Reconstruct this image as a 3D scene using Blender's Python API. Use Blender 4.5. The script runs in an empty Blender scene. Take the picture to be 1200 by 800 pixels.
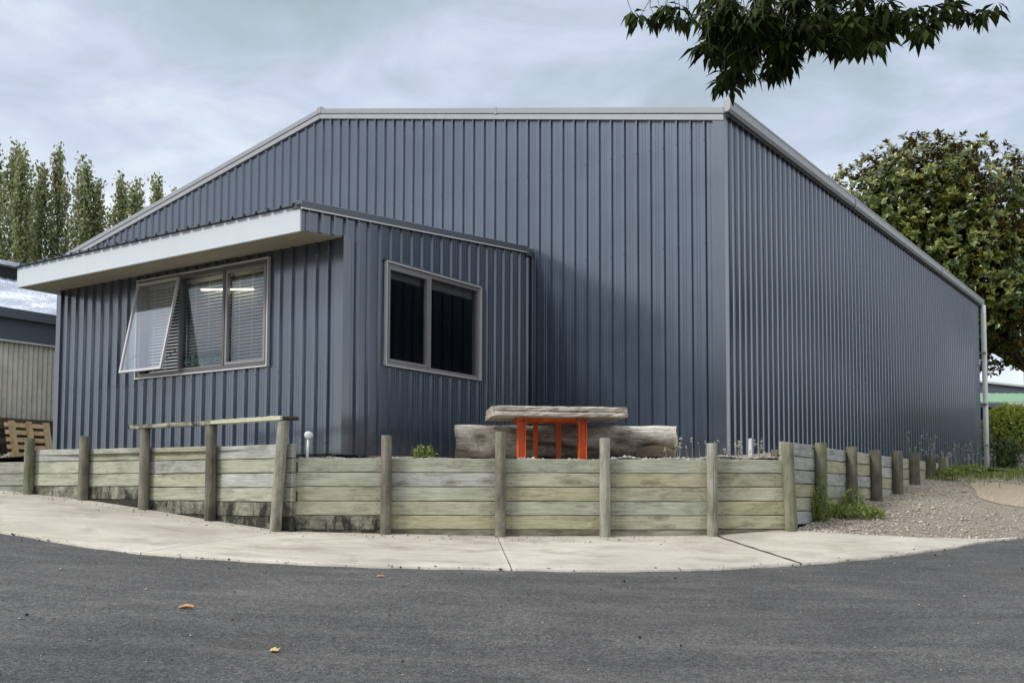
import bpy, math, random
import numpy as np
from mathutils import Vector, Matrix
rnd = random.Random(7)
nr = np.random.RandomState(11)
sc = bpy.context.scene
COL = sc.collection

# ---------------------------------------------------------------- camera
cam_d = bpy.data.cameras.new('camera'); cam = bpy.data.objects.new('camera', cam_d); COL.objects.link(cam)
cam_d.sensor_width = 36; cam_d.lens = 1234.38/1200*36; cam_d.shift_y = 109.65/1200
cam_d.clip_start = .05; cam_d.clip_end = 3000
_p, _r = .0615, -.0034
_M = Matrix(((1,0,0),(0,math.cos(_p),-math.sin(_p)),(0,math.sin(_p),math.cos(_p)))) @ Matrix(((math.cos(_r),0,math.sin(_r)),(0,1,0),(-math.sin(_r),0,math.cos(_r))))
cm = Matrix.Identity(4)
for i in range(3):
    cm[i][0] = _M[i][0]; cm[i][1] = _M[i][2]; cm[i][2] = -_M[i][1]
cam.matrix_world = cm
sc.camera = cam
# ---------------------------------------------------------------- exposure
sc.view_settings.view_transform = 'Standard'; sc.view_settings.look = 'None'
sc.view_settings.exposure = 0.72; sc.view_settings.gamma = 1; sc.view_settings.use_curve_mapping = False
# ---------------------------------------------------------------- sun and sky
SUN_DIR = Vector((-.80,-.48,.78)).normalized()          # towards the sun
sd = bpy.data.lights.new('sun','SUN'); sun = bpy.data.objects.new('sun', sd); COL.objects.link(sun)
sd.energy = 1.5; sd.angle = math.radians(15); sd.color = (1,.965,.91)
sun.rotation_euler = SUN_DIR.to_track_quat('Z','Y').to_euler(); sun.location = (-20,-25,40)

class NT:
    def __init__(s, tree): s.t = tree; s.n = tree.nodes; s.l = tree.links; s.n.clear()
    def add(s, kind, **kw):
        n = s.n.new(kind)
        for k, v in kw.items():
            if k.startswith('i_'):
                key = k[2:]; key = int(key) if key.isdigit() else key.replace('_',' ')
                if isinstance(v, bpy.types.NodeSocket): s.l.new(v, n.inputs[key])
                else: n.inputs[key].default_value = v
            else: setattr(n, k, v)
        return n
    def math(s, op, a, b=None, c=None, clamp=False):
        n = s.n.new('ShaderNodeMath'); n.operation = op; n.use_clamp = clamp
        for i, v in enumerate((a,b,c)):
            if v is None: continue
            if isinstance(v, bpy.types.NodeSocket): s.l.new(v, n.inputs[i])
            else: n.inputs[i].default_value = v
        return n.outputs[0]
    def vmath(s, op, a, b=None):
        n = s.n.new('ShaderNodeVectorMath'); n.operation = op
        for i, v in enumerate((a,b)):
            if v is None: continue
            if isinstance(v, bpy.types.NodeSocket): s.l.new(v, n.inputs[i])
            else: n.inputs[i].default_value = v
        return n.outputs[1] if op in ('DOT_PRODUCT','LENGTH','DISTANCE') else n.outputs[0]
    def mix(s, f, a, b, mode='MIX'):
        n = s.n.new('ShaderNodeMix'); n.data_type = 'RGBA'; n.blend_type = mode
        for i, v in ((0,f),(6,a),(7,b)):
            if isinstance(v, bpy.types.NodeSocket): s.l.new(v, n.inputs[i])
            else: n.inputs[i].default_value = v if i == 0 else (*v[:3],1)
        return n.outputs[2]
    def ramp(s, f, stops, interp='LINEAR'):
        n = s.n.new('ShaderNodeValToRGB'); s.l.new(f, n.inputs[0]); cr = n.color_ramp; cr.interpolation = interp
        while len(cr.elements) < len(stops): cr.elements.new(.5)
        for e, (p, c) in zip(cr.elements, stops):
            e.position = p; e.color = (c,c,c,1) if isinstance(c,(int,float)) else (*c,1)
        return n.outputs[0]
    def noise(s, vec, scale, detail=3, rough=.5, dist=0):
        n = s.add('ShaderNodeTexNoise'); n.inputs['Scale'].default_value = scale; n.inputs['Detail'].default_value = detail
        n.inputs['Roughness'].default_value = rough; n.inputs['Distortion'].default_value = dist
        s.l.new(vec, n.inputs['Vector']); return n.outputs['Fac']
    def mapping(s, vec, scale=(1,1,1), loc=(0,0,0), rot=(0,0,0)):
        n = s.add('ShaderNodeMapping'); n.inputs['Scale'].default_value = scale; n.inputs['Location'].default_value = loc
        n.inputs['Rotation'].default_value = rot; s.l.new(vec, n.inputs['Vector']); return n.outputs[0]

world = bpy.data.worlds.new('World'); sc.world = world; world.use_nodes = True
w = NT(world.node_tree)
tc = w.add('ShaderNodeTexCoord')
sep = w.add('ShaderNodeSeparateXYZ'); w.l.new(tc.outputs['Generated'], sep.inputs[0])
den = w.math('ADD', w.math('MAXIMUM', sep.outputs['Z'], 0), .22)
comb = w.add('ShaderNodeCombineXYZ')
w.l.new(w.math('DIVIDE', sep.outputs['X'], den), comb.inputs[0]); w.l.new(w.math('DIVIDE', sep.outputs['Y'], den), comb.inputs[1])
cv = w.mapping(comb.outputs[0], scale=(.62,.8,1), loc=(3.3,1.72,0), rot=(0,0,.35))
n1 = w.noise(cv, 1.9, 6, .5, .45)
n2 = w.noise(w.mapping(comb.outputs[0], scale=(1,1.3,1), loc=(7,2,1)), 3.4, 7, .6, .6)
# one heavier grey-teal bank of cloud, up and a little left of north
bank = w.vmath('DOT_PRODUCT', tc.outputs['Generated'], Vector((-.02,.905,.425)).normalized())
bank = w.math('SMOOTHSTEP', bank, .945, .995) if False else w.ramp(bank, [(.93,0),(.992,1)])
nn = w.math('ADD', w.math('MULTIPLY', n1, .72), w.math('MULTIPLY', n2, .34))
nn = w.math('SUBTRACT', nn, w.math('MULTIPLY', bank, .17))
cl = w.ramp(nn, [(.24,(.25,.31,.345)),(.35,(.31,.375,.415)),(.43,(.38,.445,.53)),(.50,(.47,.525,.635)),(.56,(.56,.615,.69)),(.66,(.70,.735,.775))])
hz = w.ramp(sep.outputs['Z'], [(.0,1),(.10,.75),(.30,0)])
cl = w.mix(w.math('MULTIPLY', hz, w.ramp(n2, [(.35,.2),(.6,1)])), cl, (.70,.745,.79))
cl = w.mix(w.ramp(sep.outputs['Z'], [(.0,1),(.03,0)]), cl, (.62,.66,.70))
zen = w.ramp(sep.outputs['Z'], [(.45,0),(.85,1)])
cl = w.mix(w.math('MULTIPLY', zen, .8), cl, (.62,.615,.60))
gain = w.math('ADD', 1, w.math('MULTIPLY', zen, .70))
bg = w.add('ShaderNodeBackground'); w.l.new(cl, bg.inputs[0]); w.l.new(w.math('MULTIPLY', gain, .86), bg.inputs[1])
sky = w.add('ShaderNodeTexSky'); sky.sky_type = 'NISHITA'; sky.sun_disc = False
sky.sun_elevation = math.asin(SUN_DIR.z); sky.sun_rotation = math.atan2(SUN_DIR.x, SUN_DIR.y)
bg2 = w.add('ShaderNodeBackground'); w.l.new(sky.outputs[0], bg2.inputs[0]); bg2.inputs[1].default_value = .08
ms = w.add('ShaderNodeMixShader'); ms.inputs[0].default_value = .92
w.l.new(bg2.outputs[0], ms.inputs[1]); w.l.new(bg.outputs[0], ms.inputs[2])
wo = w.add('ShaderNodeOutputWorld'); w.l.new(ms.outputs[0], wo.inputs[0])

# ---------------------------------------------------------------- helpers
def tag(o, label=None, cat=None, group=None, kind=None):
    if label: o['label'] = label
    if cat: o['category'] = cat
    if group: o['group'] = group
    if kind: o['kind'] = kind
    return o
def empty(name, loc=(0,0,0), label=None, cat=None, group=None):
    o = bpy.data.objects.new(name, None); COL.objects.link(o); o.location = loc; o.empty_display_size = .2
    return tag(o, label, cat, group)
def wloc(o):
    v = Vector((0,0,0))
    while o is not None: v = v + o.location; o = o.parent
    return v
class MB:
    def __init__(s): s.v = []; s.f = []
    def vert(s, p): s.v.append(tuple(p)); return len(s.v)-1
    def quad(s, a, b, c, d):
        n = len(s.v); s.v += [tuple(a),tuple(b),tuple(c),tuple(d)]; s.f.append((n,n+1,n+2,n+3))
    def poly(s, pts):
        n = len(s.v); s.v += [tuple(p) for p in pts]; s.f.append(tuple(range(n,n+len(pts))))
    def hexa(s, P):      # 8 points: bottom 0-3, top 4-7
        n = len(s.v); s.v += [tuple(p) for p in P]
        for f in ((3,2,1,0),(4,5,6,7),(0,1,5,4),(1,2,6,5),(2,3,7,6),(3,0,4,7)): s.f.append(tuple(n+i for i in f))
    def box(s, x0,x1,y0,y1,z0,z1):
        s.hexa([(x0,y0,z0),(x1,y0,z0),(x1,y1,z0),(x0,y1,z0),(x0,y0,z1),(x1,y0,z1),(x1,y1,z1),(x0,y1,z1)])
    def wbox(s, fr, s0,s1,o0,o1,z0,z1,z0b=None,z1b=None):   # box in a wall frame; z0b / z1b at the s1 end
        z0b = z0 if z0b is None else z0b; z1b = z1 if z1b is None else z1b
        s.hexa([fr(s0,o0,z0),fr(s1,o0,z0b),fr(s1,o1,z0b),fr(s0,o1,z0),fr(s0,o0,z1),fr(s1,o0,z1b),fr(s1,o1,z1b),fr(s0,o1,z1)])
    def tube(s, pts, rad, n=10, cap=True):
        pts = [Vector(p) for p in pts]; rad = rad if isinstance(rad,(list,tuple)) else [rad]*len(pts)
        rings = []; up = None
        for i, p in enumerate(pts):
            t = (pts[min(i+1,len(pts)-1)]-pts[max(i-1,0)]).normalized()
            if up is None: up = t.orthogonal().normalized()
            a = (up - t*up.dot(t)).normalized(); up = a; b = t.cross(a)
            base = len(s.v)
            for k in range(n):
                an = 2*math.pi*k/n; s.v.append(tuple(p+(a*math.cos(an)+b*math.sin(an))*rad[i]))
            rings.append(base)
        for i in range(len(rings)-1):
            for k in range(n):
                k2 = (k+1)%n; s.f.append((rings[i]+k,rings[i]+k2,rings[i+1]+k2,rings[i+1]+k))
        if cap:
            s.f.append(tuple(rings[0]+k for k in reversed(range(n)))); s.f.append(tuple(rings[-1]+k for k in range(n)))
    def mesh(s, name, off=Vector((0,0,0)), smooth=False):
        m = bpy.data.meshes.new(name); v = [(p[0]-off[0],p[1]-off[1],p[2]-off[2]) for p in s.v]
        m.from_pydata(v, [], s.f); m.update()
        if smooth: m.shade_smooth()
        return m
    def build(s, name, mat, parent=None, smooth=False, org=None, **kw):
        po = wloc(parent) if parent else Vector((0,0,0))
        org = Vector(org) if org is not None else (po if parent else Vector((0,0,0)))
        o = bpy.data.objects.new(name, s.mesh(name, org, smooth)); COL.objects.link(o)
        o.data.materials.append(mat); o.location = org-po
        if parent: o.parent = parent
        return tag(o, **kw)
def bevel(o, wd=.004, seg=1):
    m = o.modifiers.new('bevel','BEVEL'); m.width = wd; m.segments = seg; m.limit_method = 'ANGLE'; m.angle_limit = .6; return o
def np_mesh(name, V, F, mat, parent=None, tint=None, smooth=False, **kw):     # F: (n,3) or (n,4)
    m = bpy.data.meshes.new(name); V = np.asarray(V,dtype=np.float32).reshape(-1,3); F = np.asarray(F,dtype=np.int32); k = F.shape[1]
    m.vertices.add(len(V)); m.vertices.foreach_set('co', V.ravel())
    m.loops.add(F.size); m.loops.foreach_set('vertex_index', F.ravel())
    m.polygons.add(len(F)); m.polygons.foreach_set('loop_start', np.arange(len(F),dtype=np.int32)*k)
    m.update(calc_edges=True)
    if tint is not None:
        a = m.attributes.new('tint','FLOAT','POINT'); a.data.foreach_set('value', np.asarray(tint,dtype=np.float32))
    if smooth: m.shade_smooth()
    m.materials.append(mat)
    if name is None: return m
    o = bpy.data.objects.new(name, m); COL.objects.link(o)
    if parent: o.parent = parent
    return tag(o, **kw)

# ---------------------------------------------------------------- materials
def new_mat(name):
    m = bpy.data.materials.new(name); m.use_nodes = True; t = NT(m.node_tree)
    b = t.add('ShaderNodeBsdfPrincipled'); o = t.add('ShaderNodeOutputMaterial'); t.l.new(b.outputs[0], o.inputs[0])
    return m, t, b
def setc(t, b, c, rough=.6, spec=.5, metal=0):
    if isinstance(c, bpy.types.NodeSocket): t.l.new(c, b.inputs['Base Color'])
    else: b.inputs['Base Color'].default_value = (*c,1)
    if isinstance(rough, bpy.types.NodeSocket): t.l.new(rough, b.inputs['Roughness'])
    else: b.inputs['Roughness'].default_value = rough
    b.inputs['Specular IOR Level'].default_value = spec; b.inputs['Metallic'].default_value = metal
def bump(t, b, h, strength=.5, dist=.01):
    n = t.add('ShaderNodeBump'); n.inputs['Strength'].default_value = strength; n.inputs['Distance'].default_value = dist
    t.l.new(h, n.inputs['Height']); t.l.new(n.outputs[0], b.inputs['Normal'])
def geo_pos(t): return t.add('ShaderNodeNewGeometry').outputs['Position']
def painted(name, c, rough=.4, spec=.5, dirt=.12, metal=0, streak=True, coat=0, dust=False):
    m, t, b = new_mat(name); pos = geo_pos(t)
    s1 = t.noise(t.mapping(pos, scale=(5,5,.35)), 2.2, 4, .6) ; s2 = t.noise(pos, 1.1, 5, .6); s3 = t.noise(pos, 40, 3, .6)
    oi = t.add('ShaderNodeObjectInfo').outputs['Random']
    f = t.math('ADD', t.math('MULTIPLY', s1, .5 if streak else 0), t.math('MULTIPLY', s2, .5))
    f = t.math('ADD', f, t.math('MULTIPLY', t.math('SUBTRACT', oi, .5), .12))
    lo = tuple(x*(1-dirt) for x in c); hi = tuple(min(1,x*(1+dirt)+.012*dirt*4) for x in c)
    colr = t.ramp(f, [(.25,lo),(.6,hi)])
    # sparse pale scuffs and dust flecks
    fl = t.ramp(t.noise(pos, 23, 2, .7), [(.73,0),(.78,1)])
    fl = t.math('MULTIPLY', fl, t.ramp(t.noise(pos, 1.7, 2), [(.5,0),(.62,.28)]))
    colr = t.mix(fl, colr, (.42,.43,.42))
    if dust:      # pale rain-splashed dust with ragged edges just above the ground, and long faint run marks
        zz = t.add('ShaderNodeSeparateXYZ'); t.l.new(pos, zz.inputs[0]); up = t.math('SUBTRACT', zz.outputs[2], t.math('MULTIPLY', t.noise(pos, 2.4, 5, .7), .75))
        colr = t.mix(t.ramp(up, [(.10,.28),(.36,0)]), colr, (.15,.145,.14))
        rn = t.ramp(t.noise(t.mapping(pos, scale=(9,9,.5)), 1.5, 5, .7), [(.60,0),(.78,.13)]); colr = t.mix(rn, colr, (.21,.21,.21))
    rr = t.ramp(s2, [(.3,rough-.06),(.7,rough+.09)])
    setc(t, b, colr, rr, spec, metal)
    bump(t, b, t.noise(t.mapping(pos, scale=(1,1,.25)), 4, 2), .12, .01)
    if coat: b.inputs['Coat Weight'].default_value = coat; b.inputs['Coat Roughness'].default_value = .22; b.inputs['Coat IOR'].default_value = 2.05; b.inputs['Coat Roughness'].default_value = .18
    return m
M_clad = painted('blue_grey_steel', (.029,.047,.080), .36, .5, .16, .38, coat=1, dust=True)
M_flash = painted('blue_grey_flashing', (.034,.049,.074), .36, .5, .10, .38, coat=1, dust=True)
M_barge = painted('pale_grey_trim', (.30,.315,.335), .45, .5, .06)
M_gut = painted('grey_gutter_steel', (.36,.375,.39), .4, .5, .06)
M_fascia = painted('white_fascia_paint', (.60,.645,.69), .55, .4, .03)
M_soffit = painted('cream_soffit', (.30,.275,.215), .8, .2, .05)
M_alu = painted('silver_window_metal', (.27,.255,.26), .38, .5, .05, .25)
M_rim = painted('bright_window_rim', (.60,.58,.585), .35, .5, .04, .1)
M_alud = painted('grey_window_metal', (.12,.118,.12), .45, .5, .05)
M_black = painted('black_rubber', (.015,.015,.017), .6, .3, .05)
M_pvc = painted('white_pvc', (.80,.81,.80), .35, .5, .08)
M_roof = painted('dark_roof_steel', (.10,.115,.14), .4, .5, .08)
M_slat = painted('blind_slat', (.74,.75,.75), .5, .4, .03)
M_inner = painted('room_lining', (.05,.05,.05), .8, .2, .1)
M_screw = painted('screw_heads', (.16,.18,.21), .35, .5, .05, .4)
def mk_orange():
    m, t, b = new_mat('orange_steel_paint'); pos = geo_pos(t)
    n = t.noise(t.mapping(pos, scale=(6,6,1.2)), 3, 5, .65)
    c = t.ramp(n, [(.3,(.66,.09,.018)),(.55,(.86,.16,.034)),(.75,(.88,.24,.08))])
    chips = t.ramp(t.noise(pos, 28, 4, .7), [(.66,0),(.70,1)])
    c = t.mix(t.math('MULTIPLY', chips, .5), c, (.16,.09,.06))
    setc(t, b, c, .45); bump(t, b, n, .2, .004); return m
M_orange = mk_orange()
def mk_glass(k):
    m = bpy.data.materials.new('window_glass'); m.use_nodes = True; t = NT(m.node_tree)
    fr = t.add('ShaderNodeFresnel'); fr.inputs[0].default_value = 1.52
    tr = t.add('ShaderNodeBsdfTransparent'); tr.inputs[0].default_value = (.93,.95,.945,1)
    gl = t.add('ShaderNodeBsdfGlossy'); gl.inputs['Roughness'].default_value = .01; gl.inputs[0].default_value = (.95,.97,1,1)
    f = t.math('MULTIPLY', fr.outputs[0], k, clamp=True)
    mx = t.add('ShaderNodeMixShader'); t.l.new(f, mx.inputs[0]); t.l.new(tr.outputs[0], mx.inputs[1]); t.l.new(gl.outputs[0], mx.inputs[2])
    o = t.add('ShaderNodeOutputMaterial'); t.l.new(mx.outputs[0], o.inputs[0]); return m
M_glass = mk_glass(2.3); M_glass2 = mk_glass(.65)
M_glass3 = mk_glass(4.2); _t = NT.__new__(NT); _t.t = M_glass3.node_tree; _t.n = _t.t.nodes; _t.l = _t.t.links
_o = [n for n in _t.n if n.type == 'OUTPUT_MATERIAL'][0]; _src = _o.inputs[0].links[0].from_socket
_df = _t.add('ShaderNodeBsdfDiffuse'); _df.inputs[0].default_value = (.62,.66,.70,1); _mx = _t.add('ShaderNodeMixShader'); _mx.inputs[0].default_value = .13  # pale grey diffuse mixed in as the open sash's bright sky reflection
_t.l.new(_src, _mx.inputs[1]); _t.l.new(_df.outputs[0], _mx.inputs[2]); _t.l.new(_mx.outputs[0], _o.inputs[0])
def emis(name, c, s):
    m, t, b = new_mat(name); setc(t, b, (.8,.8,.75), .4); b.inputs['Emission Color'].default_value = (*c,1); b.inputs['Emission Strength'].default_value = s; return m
M_lightrefl = emis('ceiling_light_reflection', (1,.90,.52), 2.2)
M_sign = painted('teal_sign_film', (.02,.06,.055), .5, .3, .05)
M_letter = painted('pale_teal_lettering', (.30,.52,.46), .5, .3, .03)

def mk_wood(name, cols, mould=0., grain=1., rough=.85, knots=.7, axis=0, ends=False):
    """weathered timber; grain runs along the object's own X (axis 0) or Z (axis 2)"""
    m, t, b = new_mat(name); oc = t.add('ShaderNodeTexCoord').outputs['Object']; pos = geo_pos(t)
    oi = t.add('ShaderNodeObjectInfo').outputs['Random']
    cmb = t.add('ShaderNodeCombineXYZ'); t.l.new(t.math('MULTIPLY', oi, 37.3), cmb.inputs[0]); t.l.new(t.math('MULTIPLY', oi, 91.7), cmb.inputs[1]); t.l.new(t.math('MULTIPLY', oi, 53.1), cmb.inputs[2])
    v = t.vmath('ADD', oc, cmb.outputs[0])
    st = (1.1,13,13) if axis == 0 else (16,16,1.1); fs = (4,95,95) if axis == 0 else (95,95,4)
    g1 = t.noise(t.mapping(v, scale=st), 1.6, 8, .68, .9)
    g2 = t.noise(t.mapping(v, scale=fs), 1.0, 4, .6, .2)
    patch = t.noise(t.mapping(v, scale=(1.2,1.8,1.8) if axis == 0 else (1.8,1.8,1.2)), 2.1, 7, .68, .4)
    f = t.math('ADD', t.math('MULTIPLY', g1, .40), t.math('MULTIPLY', patch, .60))
    f = t.math('ADD', f, t.math('MULTIPLY', t.math('SUBTRACT', oi, .5), .10))
    n = len(cols); c = t.ramp(f, [(.33+.36*i/(n-1), cols[i]) for i in range(n)])
    c = t.mix(t.math('MULTIPLY', t.ramp(g2, [(.35,1),(.55,0)]), .38*grain), c, (.10,.095,.07))
    vr = t.add('ShaderNodeTexVoronoi'); vr.inputs['Scale'].default_value = 1.0; t.l.new(t.mapping(v, scale=(1.7,6,6) if axis == 0 else (6,6,1.7)), vr.inputs['Vector'])
    kn = t.ramp(vr.outputs['Distance'], [(.07,1),(.10,.55),(.15,.30),(.18,.6),(.22,0)])
    c = t.mix(t.math('MULTIPLY', kn, .8*knots), c, (.085,.065,.04))
    bl = t.ramp(t.noise(t.mapping(v, scale=(1.3,4,4) if axis == 0 else (4,4,1.5)), 1.9, 7, .75, .5), [(.52,0),(.66,1)])
    c = t.mix(t.math('MULTIPLY', bl, .45*grain), c, (.085,.085,.068))
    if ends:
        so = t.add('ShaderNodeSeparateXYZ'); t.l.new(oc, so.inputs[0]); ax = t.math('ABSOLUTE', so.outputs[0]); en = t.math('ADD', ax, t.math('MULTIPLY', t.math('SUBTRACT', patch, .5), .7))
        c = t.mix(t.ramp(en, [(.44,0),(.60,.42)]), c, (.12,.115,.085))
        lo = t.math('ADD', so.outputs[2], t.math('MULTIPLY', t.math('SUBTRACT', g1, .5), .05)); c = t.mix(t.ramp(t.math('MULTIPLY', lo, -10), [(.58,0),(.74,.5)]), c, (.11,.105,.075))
    if mould:
        mm = t.noise(t.mapping(v, scale=(3.2,3,1.6)), 1.6, 9, .76, .5)
        c = t.mix(t.ramp(mm, [(.50-mould*.22,0),(.68-mould*.20,.95)]), c, (.020,.019,.015))
    setc(t, b, c, rough, .25)
    h = t.math('ADD', t.math('MULTIPLY', g2, .7), t.math('MULTIPLY', g1, .5)); bump(t, b, h, .55, .006)
    return m
WC = [(.27,.265,.185),(.41,.405,.295),(.49,.48,.36),(.57,.555,.43)]
WG = [(.26,.268,.20),(.395,.408,.315),(.475,.485,.385),(.55,.553,.45)]
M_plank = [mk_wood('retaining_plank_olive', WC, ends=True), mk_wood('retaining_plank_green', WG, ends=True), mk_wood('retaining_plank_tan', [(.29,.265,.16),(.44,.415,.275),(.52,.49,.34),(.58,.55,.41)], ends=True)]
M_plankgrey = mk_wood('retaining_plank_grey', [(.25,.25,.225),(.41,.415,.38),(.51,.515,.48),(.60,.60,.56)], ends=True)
M_mould = mk_wood('mould_stained_plank', [(.13,.13,.10),(.28,.28,.22),(.38,.38,.30),(.46,.46,.37)], mould=.45)
M_dirt = mk_wood('dirt_stained_plank', [(.07,.06,.042),(.16,.145,.105),(.29,.275,.21),(.40,.385,.30)], grain=1.3)
M_mould2 = mk_wood('black_mould_plank', WC, mould=1.15)
M_post = [mk_wood('weathered_post', [(.06,.055,.042),(.135,.125,.098),(.23,.215,.17),(.36,.34,.275)], axis=2, knots=.4), mk_wood('weathered_post_pale', [(.14,.135,.105),(.27,.265,.21),(.40,.39,.32),(.52,.50,.42)], axis=2, knots=.4),
          mk_wood('mossy_post', [(.05,.055,.03),(.12,.13,.075),(.22,.225,.15),(.33,.33,.24)], axis=2, knots=.3)]
M_slab = mk_wood('bleached_slab', [(.08,.055,.035),(.40,.35,.28),(.68,.64,.56),(.80,.78,.72)], grain=1.1, knots=1)
M_log = mk_wood('bleached_driftwood_log', [(.06,.045,.032),(.36,.31,.25),(.70,.665,.60),(.84,.81,.76)], grain=1.5, knots=.7)
M_end = mk_wood('cut_log_end', [(.07,.055,.035),(.15,.12,.08),(.23,.19,.13),(.30,.26,.19)], knots=.2)
M_rail = mk_wood('mossy_rail', [(.10,.10,.05),(.30,.29,.20),(.62,.61,.52),(.78,.77,.70)], grain=.5, knots=.2, mould=.35)
M_pallet = mk_wood('fresh_pallet_timber', [(.42,.28,.15),(.66,.47,.27),(.78,.59,.37),(.84,.68,.47)], knots=.5)
M_oldtim = mk_wood('old_brown_timber', [(.05,.042,.033),(.11,.095,.075),(.19,.165,.13),(.27,.235,.19)])
M_bark = mk_wood('tree_bark', [(.05,.042,.03),(.10,.085,.065),(.16,.14,.11),(.2,.18,.15)], axis=2)
M_stick = mk_wood('dry_leaf_brown', [(.35,.16,.07),(.5,.25,.12),(.6,.36,.2),(.6,.4,.25)])
M_yleaf = mk_wood('dry_leaf_yellow', [(.5,.36,.12),(.65,.5,.2),(.72,.6,.3),(.75,.65,.4)])

def mk_leaf(name, cols, back, rough=.4, trans=.25, spec=.5):
    m, t, b = new_mat(name)
    a = t.add('ShaderNodeAttribute'); a.attribute_name = 'tint'
    c = t.ramp(a.outputs['Fac'], [(i/(len(cols)-1), cols[i]) for i in range(len(cols))])
    if back: c = t.mix(t.add('ShaderNodeNewGeometry').outputs['Backfacing'], c, back)
    setc(t, b, c, rough, spec)
    tl = t.add('ShaderNodeBsdfTranslucent'); t.l.new(c, tl.inputs[0])
    mx = t.add('ShaderNodeMixShader'); mx.inputs[0].default_value = trans
    out = [n for n in t.n if n.type == 'OUTPUT_MATERIAL'][0]
    t.l.new(b.outputs[0], mx.inputs[1]); t.l.new(tl.outputs[0], mx.inputs[2]); t.l.new(mx.outputs[0], out.inputs[0])
    return m
L_poplar = mk_leaf('poplar_leaf', [(.12,.145,.055),(.23,.26,.11),(.35,.37,.18),(.50,.50,.31)], None, .5, .4)
L_magn = mk_leaf('magnolia_leaf', [(.018,.032,.008),(.055,.085,.015),(.13,.165,.028),(.26,.27,.05)], (.13,.085,.025), .24, .12)
L_chest = mk_leaf('chestnut_leaf', [(.011,.017,.004),(.020,.033,.007),(.038,.060,.011),(.075,.105,.020)], None, .75, .30, .12)
L_hedge = mk_leaf('hedge_leaf', [(.10,.14,.02),(.26,.33,.05),(.44,.50,.09),(.60,.62,.16)], None, .45, .35)
L_dark = mk_leaf('dark_shrub_leaf', [(.03,.05,.015),(.07,.10,.03),(.12,.16,.05),(.18,.22,.09)], None, .5, .2)
L_grass = mk_leaf('grass_blade', [(.10,.15,.03),(.22,.28,.06),(.36,.38,.13),(.52,.47,.26)], None, .6, .3)
L_straw = mk_leaf('dry_seed_head', [(.28,.26,.19),(.40,.38,.30),(.5,.48,.4),(.6,.58,.5)], None, .7, .2)

def mk_asphalt():
    m, t, b = new_mat('asphalt'); pos = geo_pos(t)
    agg = t.noise(pos, 85, 3, .8); agg2 = t.noise(pos, 30, 5, .8)
    big = t.noise(pos, .55, 4, .55, .3); mid = t.noise(t.mapping(pos, scale=(1,3,1), rot=(0,0,.1)), 1.7, 4, .6)
    f = t.math('ADD', t.math('MULTIPLY', big, .5), t.math('MULTIPLY', mid, .5))
    c = t.ramp(f, [(.32,(.052,.052,.053)),(.5,(.080,.079,.079)),(.68,(.128,.126,.123))])
    c = t.mix(1, c, t.ramp(t.math('ADD', t.math('MULTIPLY', agg, .6), t.math('MULTIPLY', agg2, .4)), [(.38,.22),(.5,.92),(.60,2.1)]), 'MULTIPLY')
    fl = t.ramp(t.noise(pos, 75, 1, .5), [(.71,0),(.74,1)]); c = t.mix(t.math('MULTIPLY', fl, .7), c, (.30,.29,.27))
    blk = t.ramp(t.noise(pos, 52, 1, .5), [(.74,0),(.77,1)]); c = t.mix(t.math('MULTIPLY', blk, .8), c, (.015,.015,.015))
    oil = t.ramp(t.noise(t.mapping(pos, loc=(4,9,0)), 1.3, 6, .7, .4), [(.60,0),(.70,.45)]); c = t.mix(oil, c, (.040,.040,.041))
    wv = t.noise(t.mapping(pos, scale=(.35,2.6,1), rot=(0,0,.12)), 1.6, 5, .7, .3); c = t.mix(t.ramp(wv, [(.52,0),(.70,.35)]), c, (.17,.165,.16))
    # pale scuffed tyre arcs
    arc = t.add('ShaderNodeTexWave'); arc.wave_type = 'RINGS'; arc.rings_direction = 'Z'; arc.inputs['Scale'].default_value = 7; arc.inputs['Distortion'].default_value = 1.2
    t.l.new(t.mapping(pos, loc=(2.9,-6.3,0)), arc.inputs['Vector'])
    dd = t.vmath('DISTANCE', pos, (-2.05,7.35,-.62)); msk = t.ramp(dd, [(.15,1),(.55,0)])
    c = t.mix(t.math('MULTIPLY', t.math('MULTIPLY', msk, t.ramp(arc.outputs['Fac'], [(.5,0),(.9,.16)])), t.ramp(mid, [(.4,.2),(.6,1)])), c, (.27,.27,.27))
    br = t.ramp(t.noise(pos, .9, 3), [(.62,0),(.72,.35)]); c = t.mix(br, c, (.105,.085,.07))
    setc(t, b, c, .82, .35); bump(t, b, t.math('ADD', agg, t.math('MULTIPLY', agg2, 1.2)), .8, .006); return m
M_asph = mk_asphalt()
def mk_conc():
    m, t, b = new_mat('concrete'); pos = geo_pos(t)
    big = t.noise(pos, .8, 5, .6, .4); br = t.noise(t.mapping(pos, scale=(1,6,1), rot=(0,0,0)), 3.5, 4, .65); fine = t.noise(pos, 90, 3, .7)
    f = t.math('ADD', t.math('MULTIPLY', big, .6), t.math('MULTIPLY', br, .4))
    c = t.ramp(f, [(.30,(.29,.265,.21)),(.45,(.46,.432,.365)),(.6,(.58,.55,.48)),(.75,(.67,.64,.57))])
    c = t.mix(1, c, t.ramp(fine, [(.3,.78),(.55,1.03),(.7,1.1)]), 'MULTIPLY')
    dk = t.ramp(t.noise(pos, 55, 2, .6), [(.70,0),(.74,1)]); c = t.mix(t.math('MULTIPLY', dk, .5), c, (.12,.11,.09))
    st = t.ramp(t.noise(pos, 1.9, 5, .7, .5), [(.50,0),(.66,.55)]); c = t.mix(st, c, (.26,.235,.18))
    setc(t, b, c, .85, .3); bump(t, b, t.math('ADD', fine, br), .35, .004); return m
M_conc = mk_conc()
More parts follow.
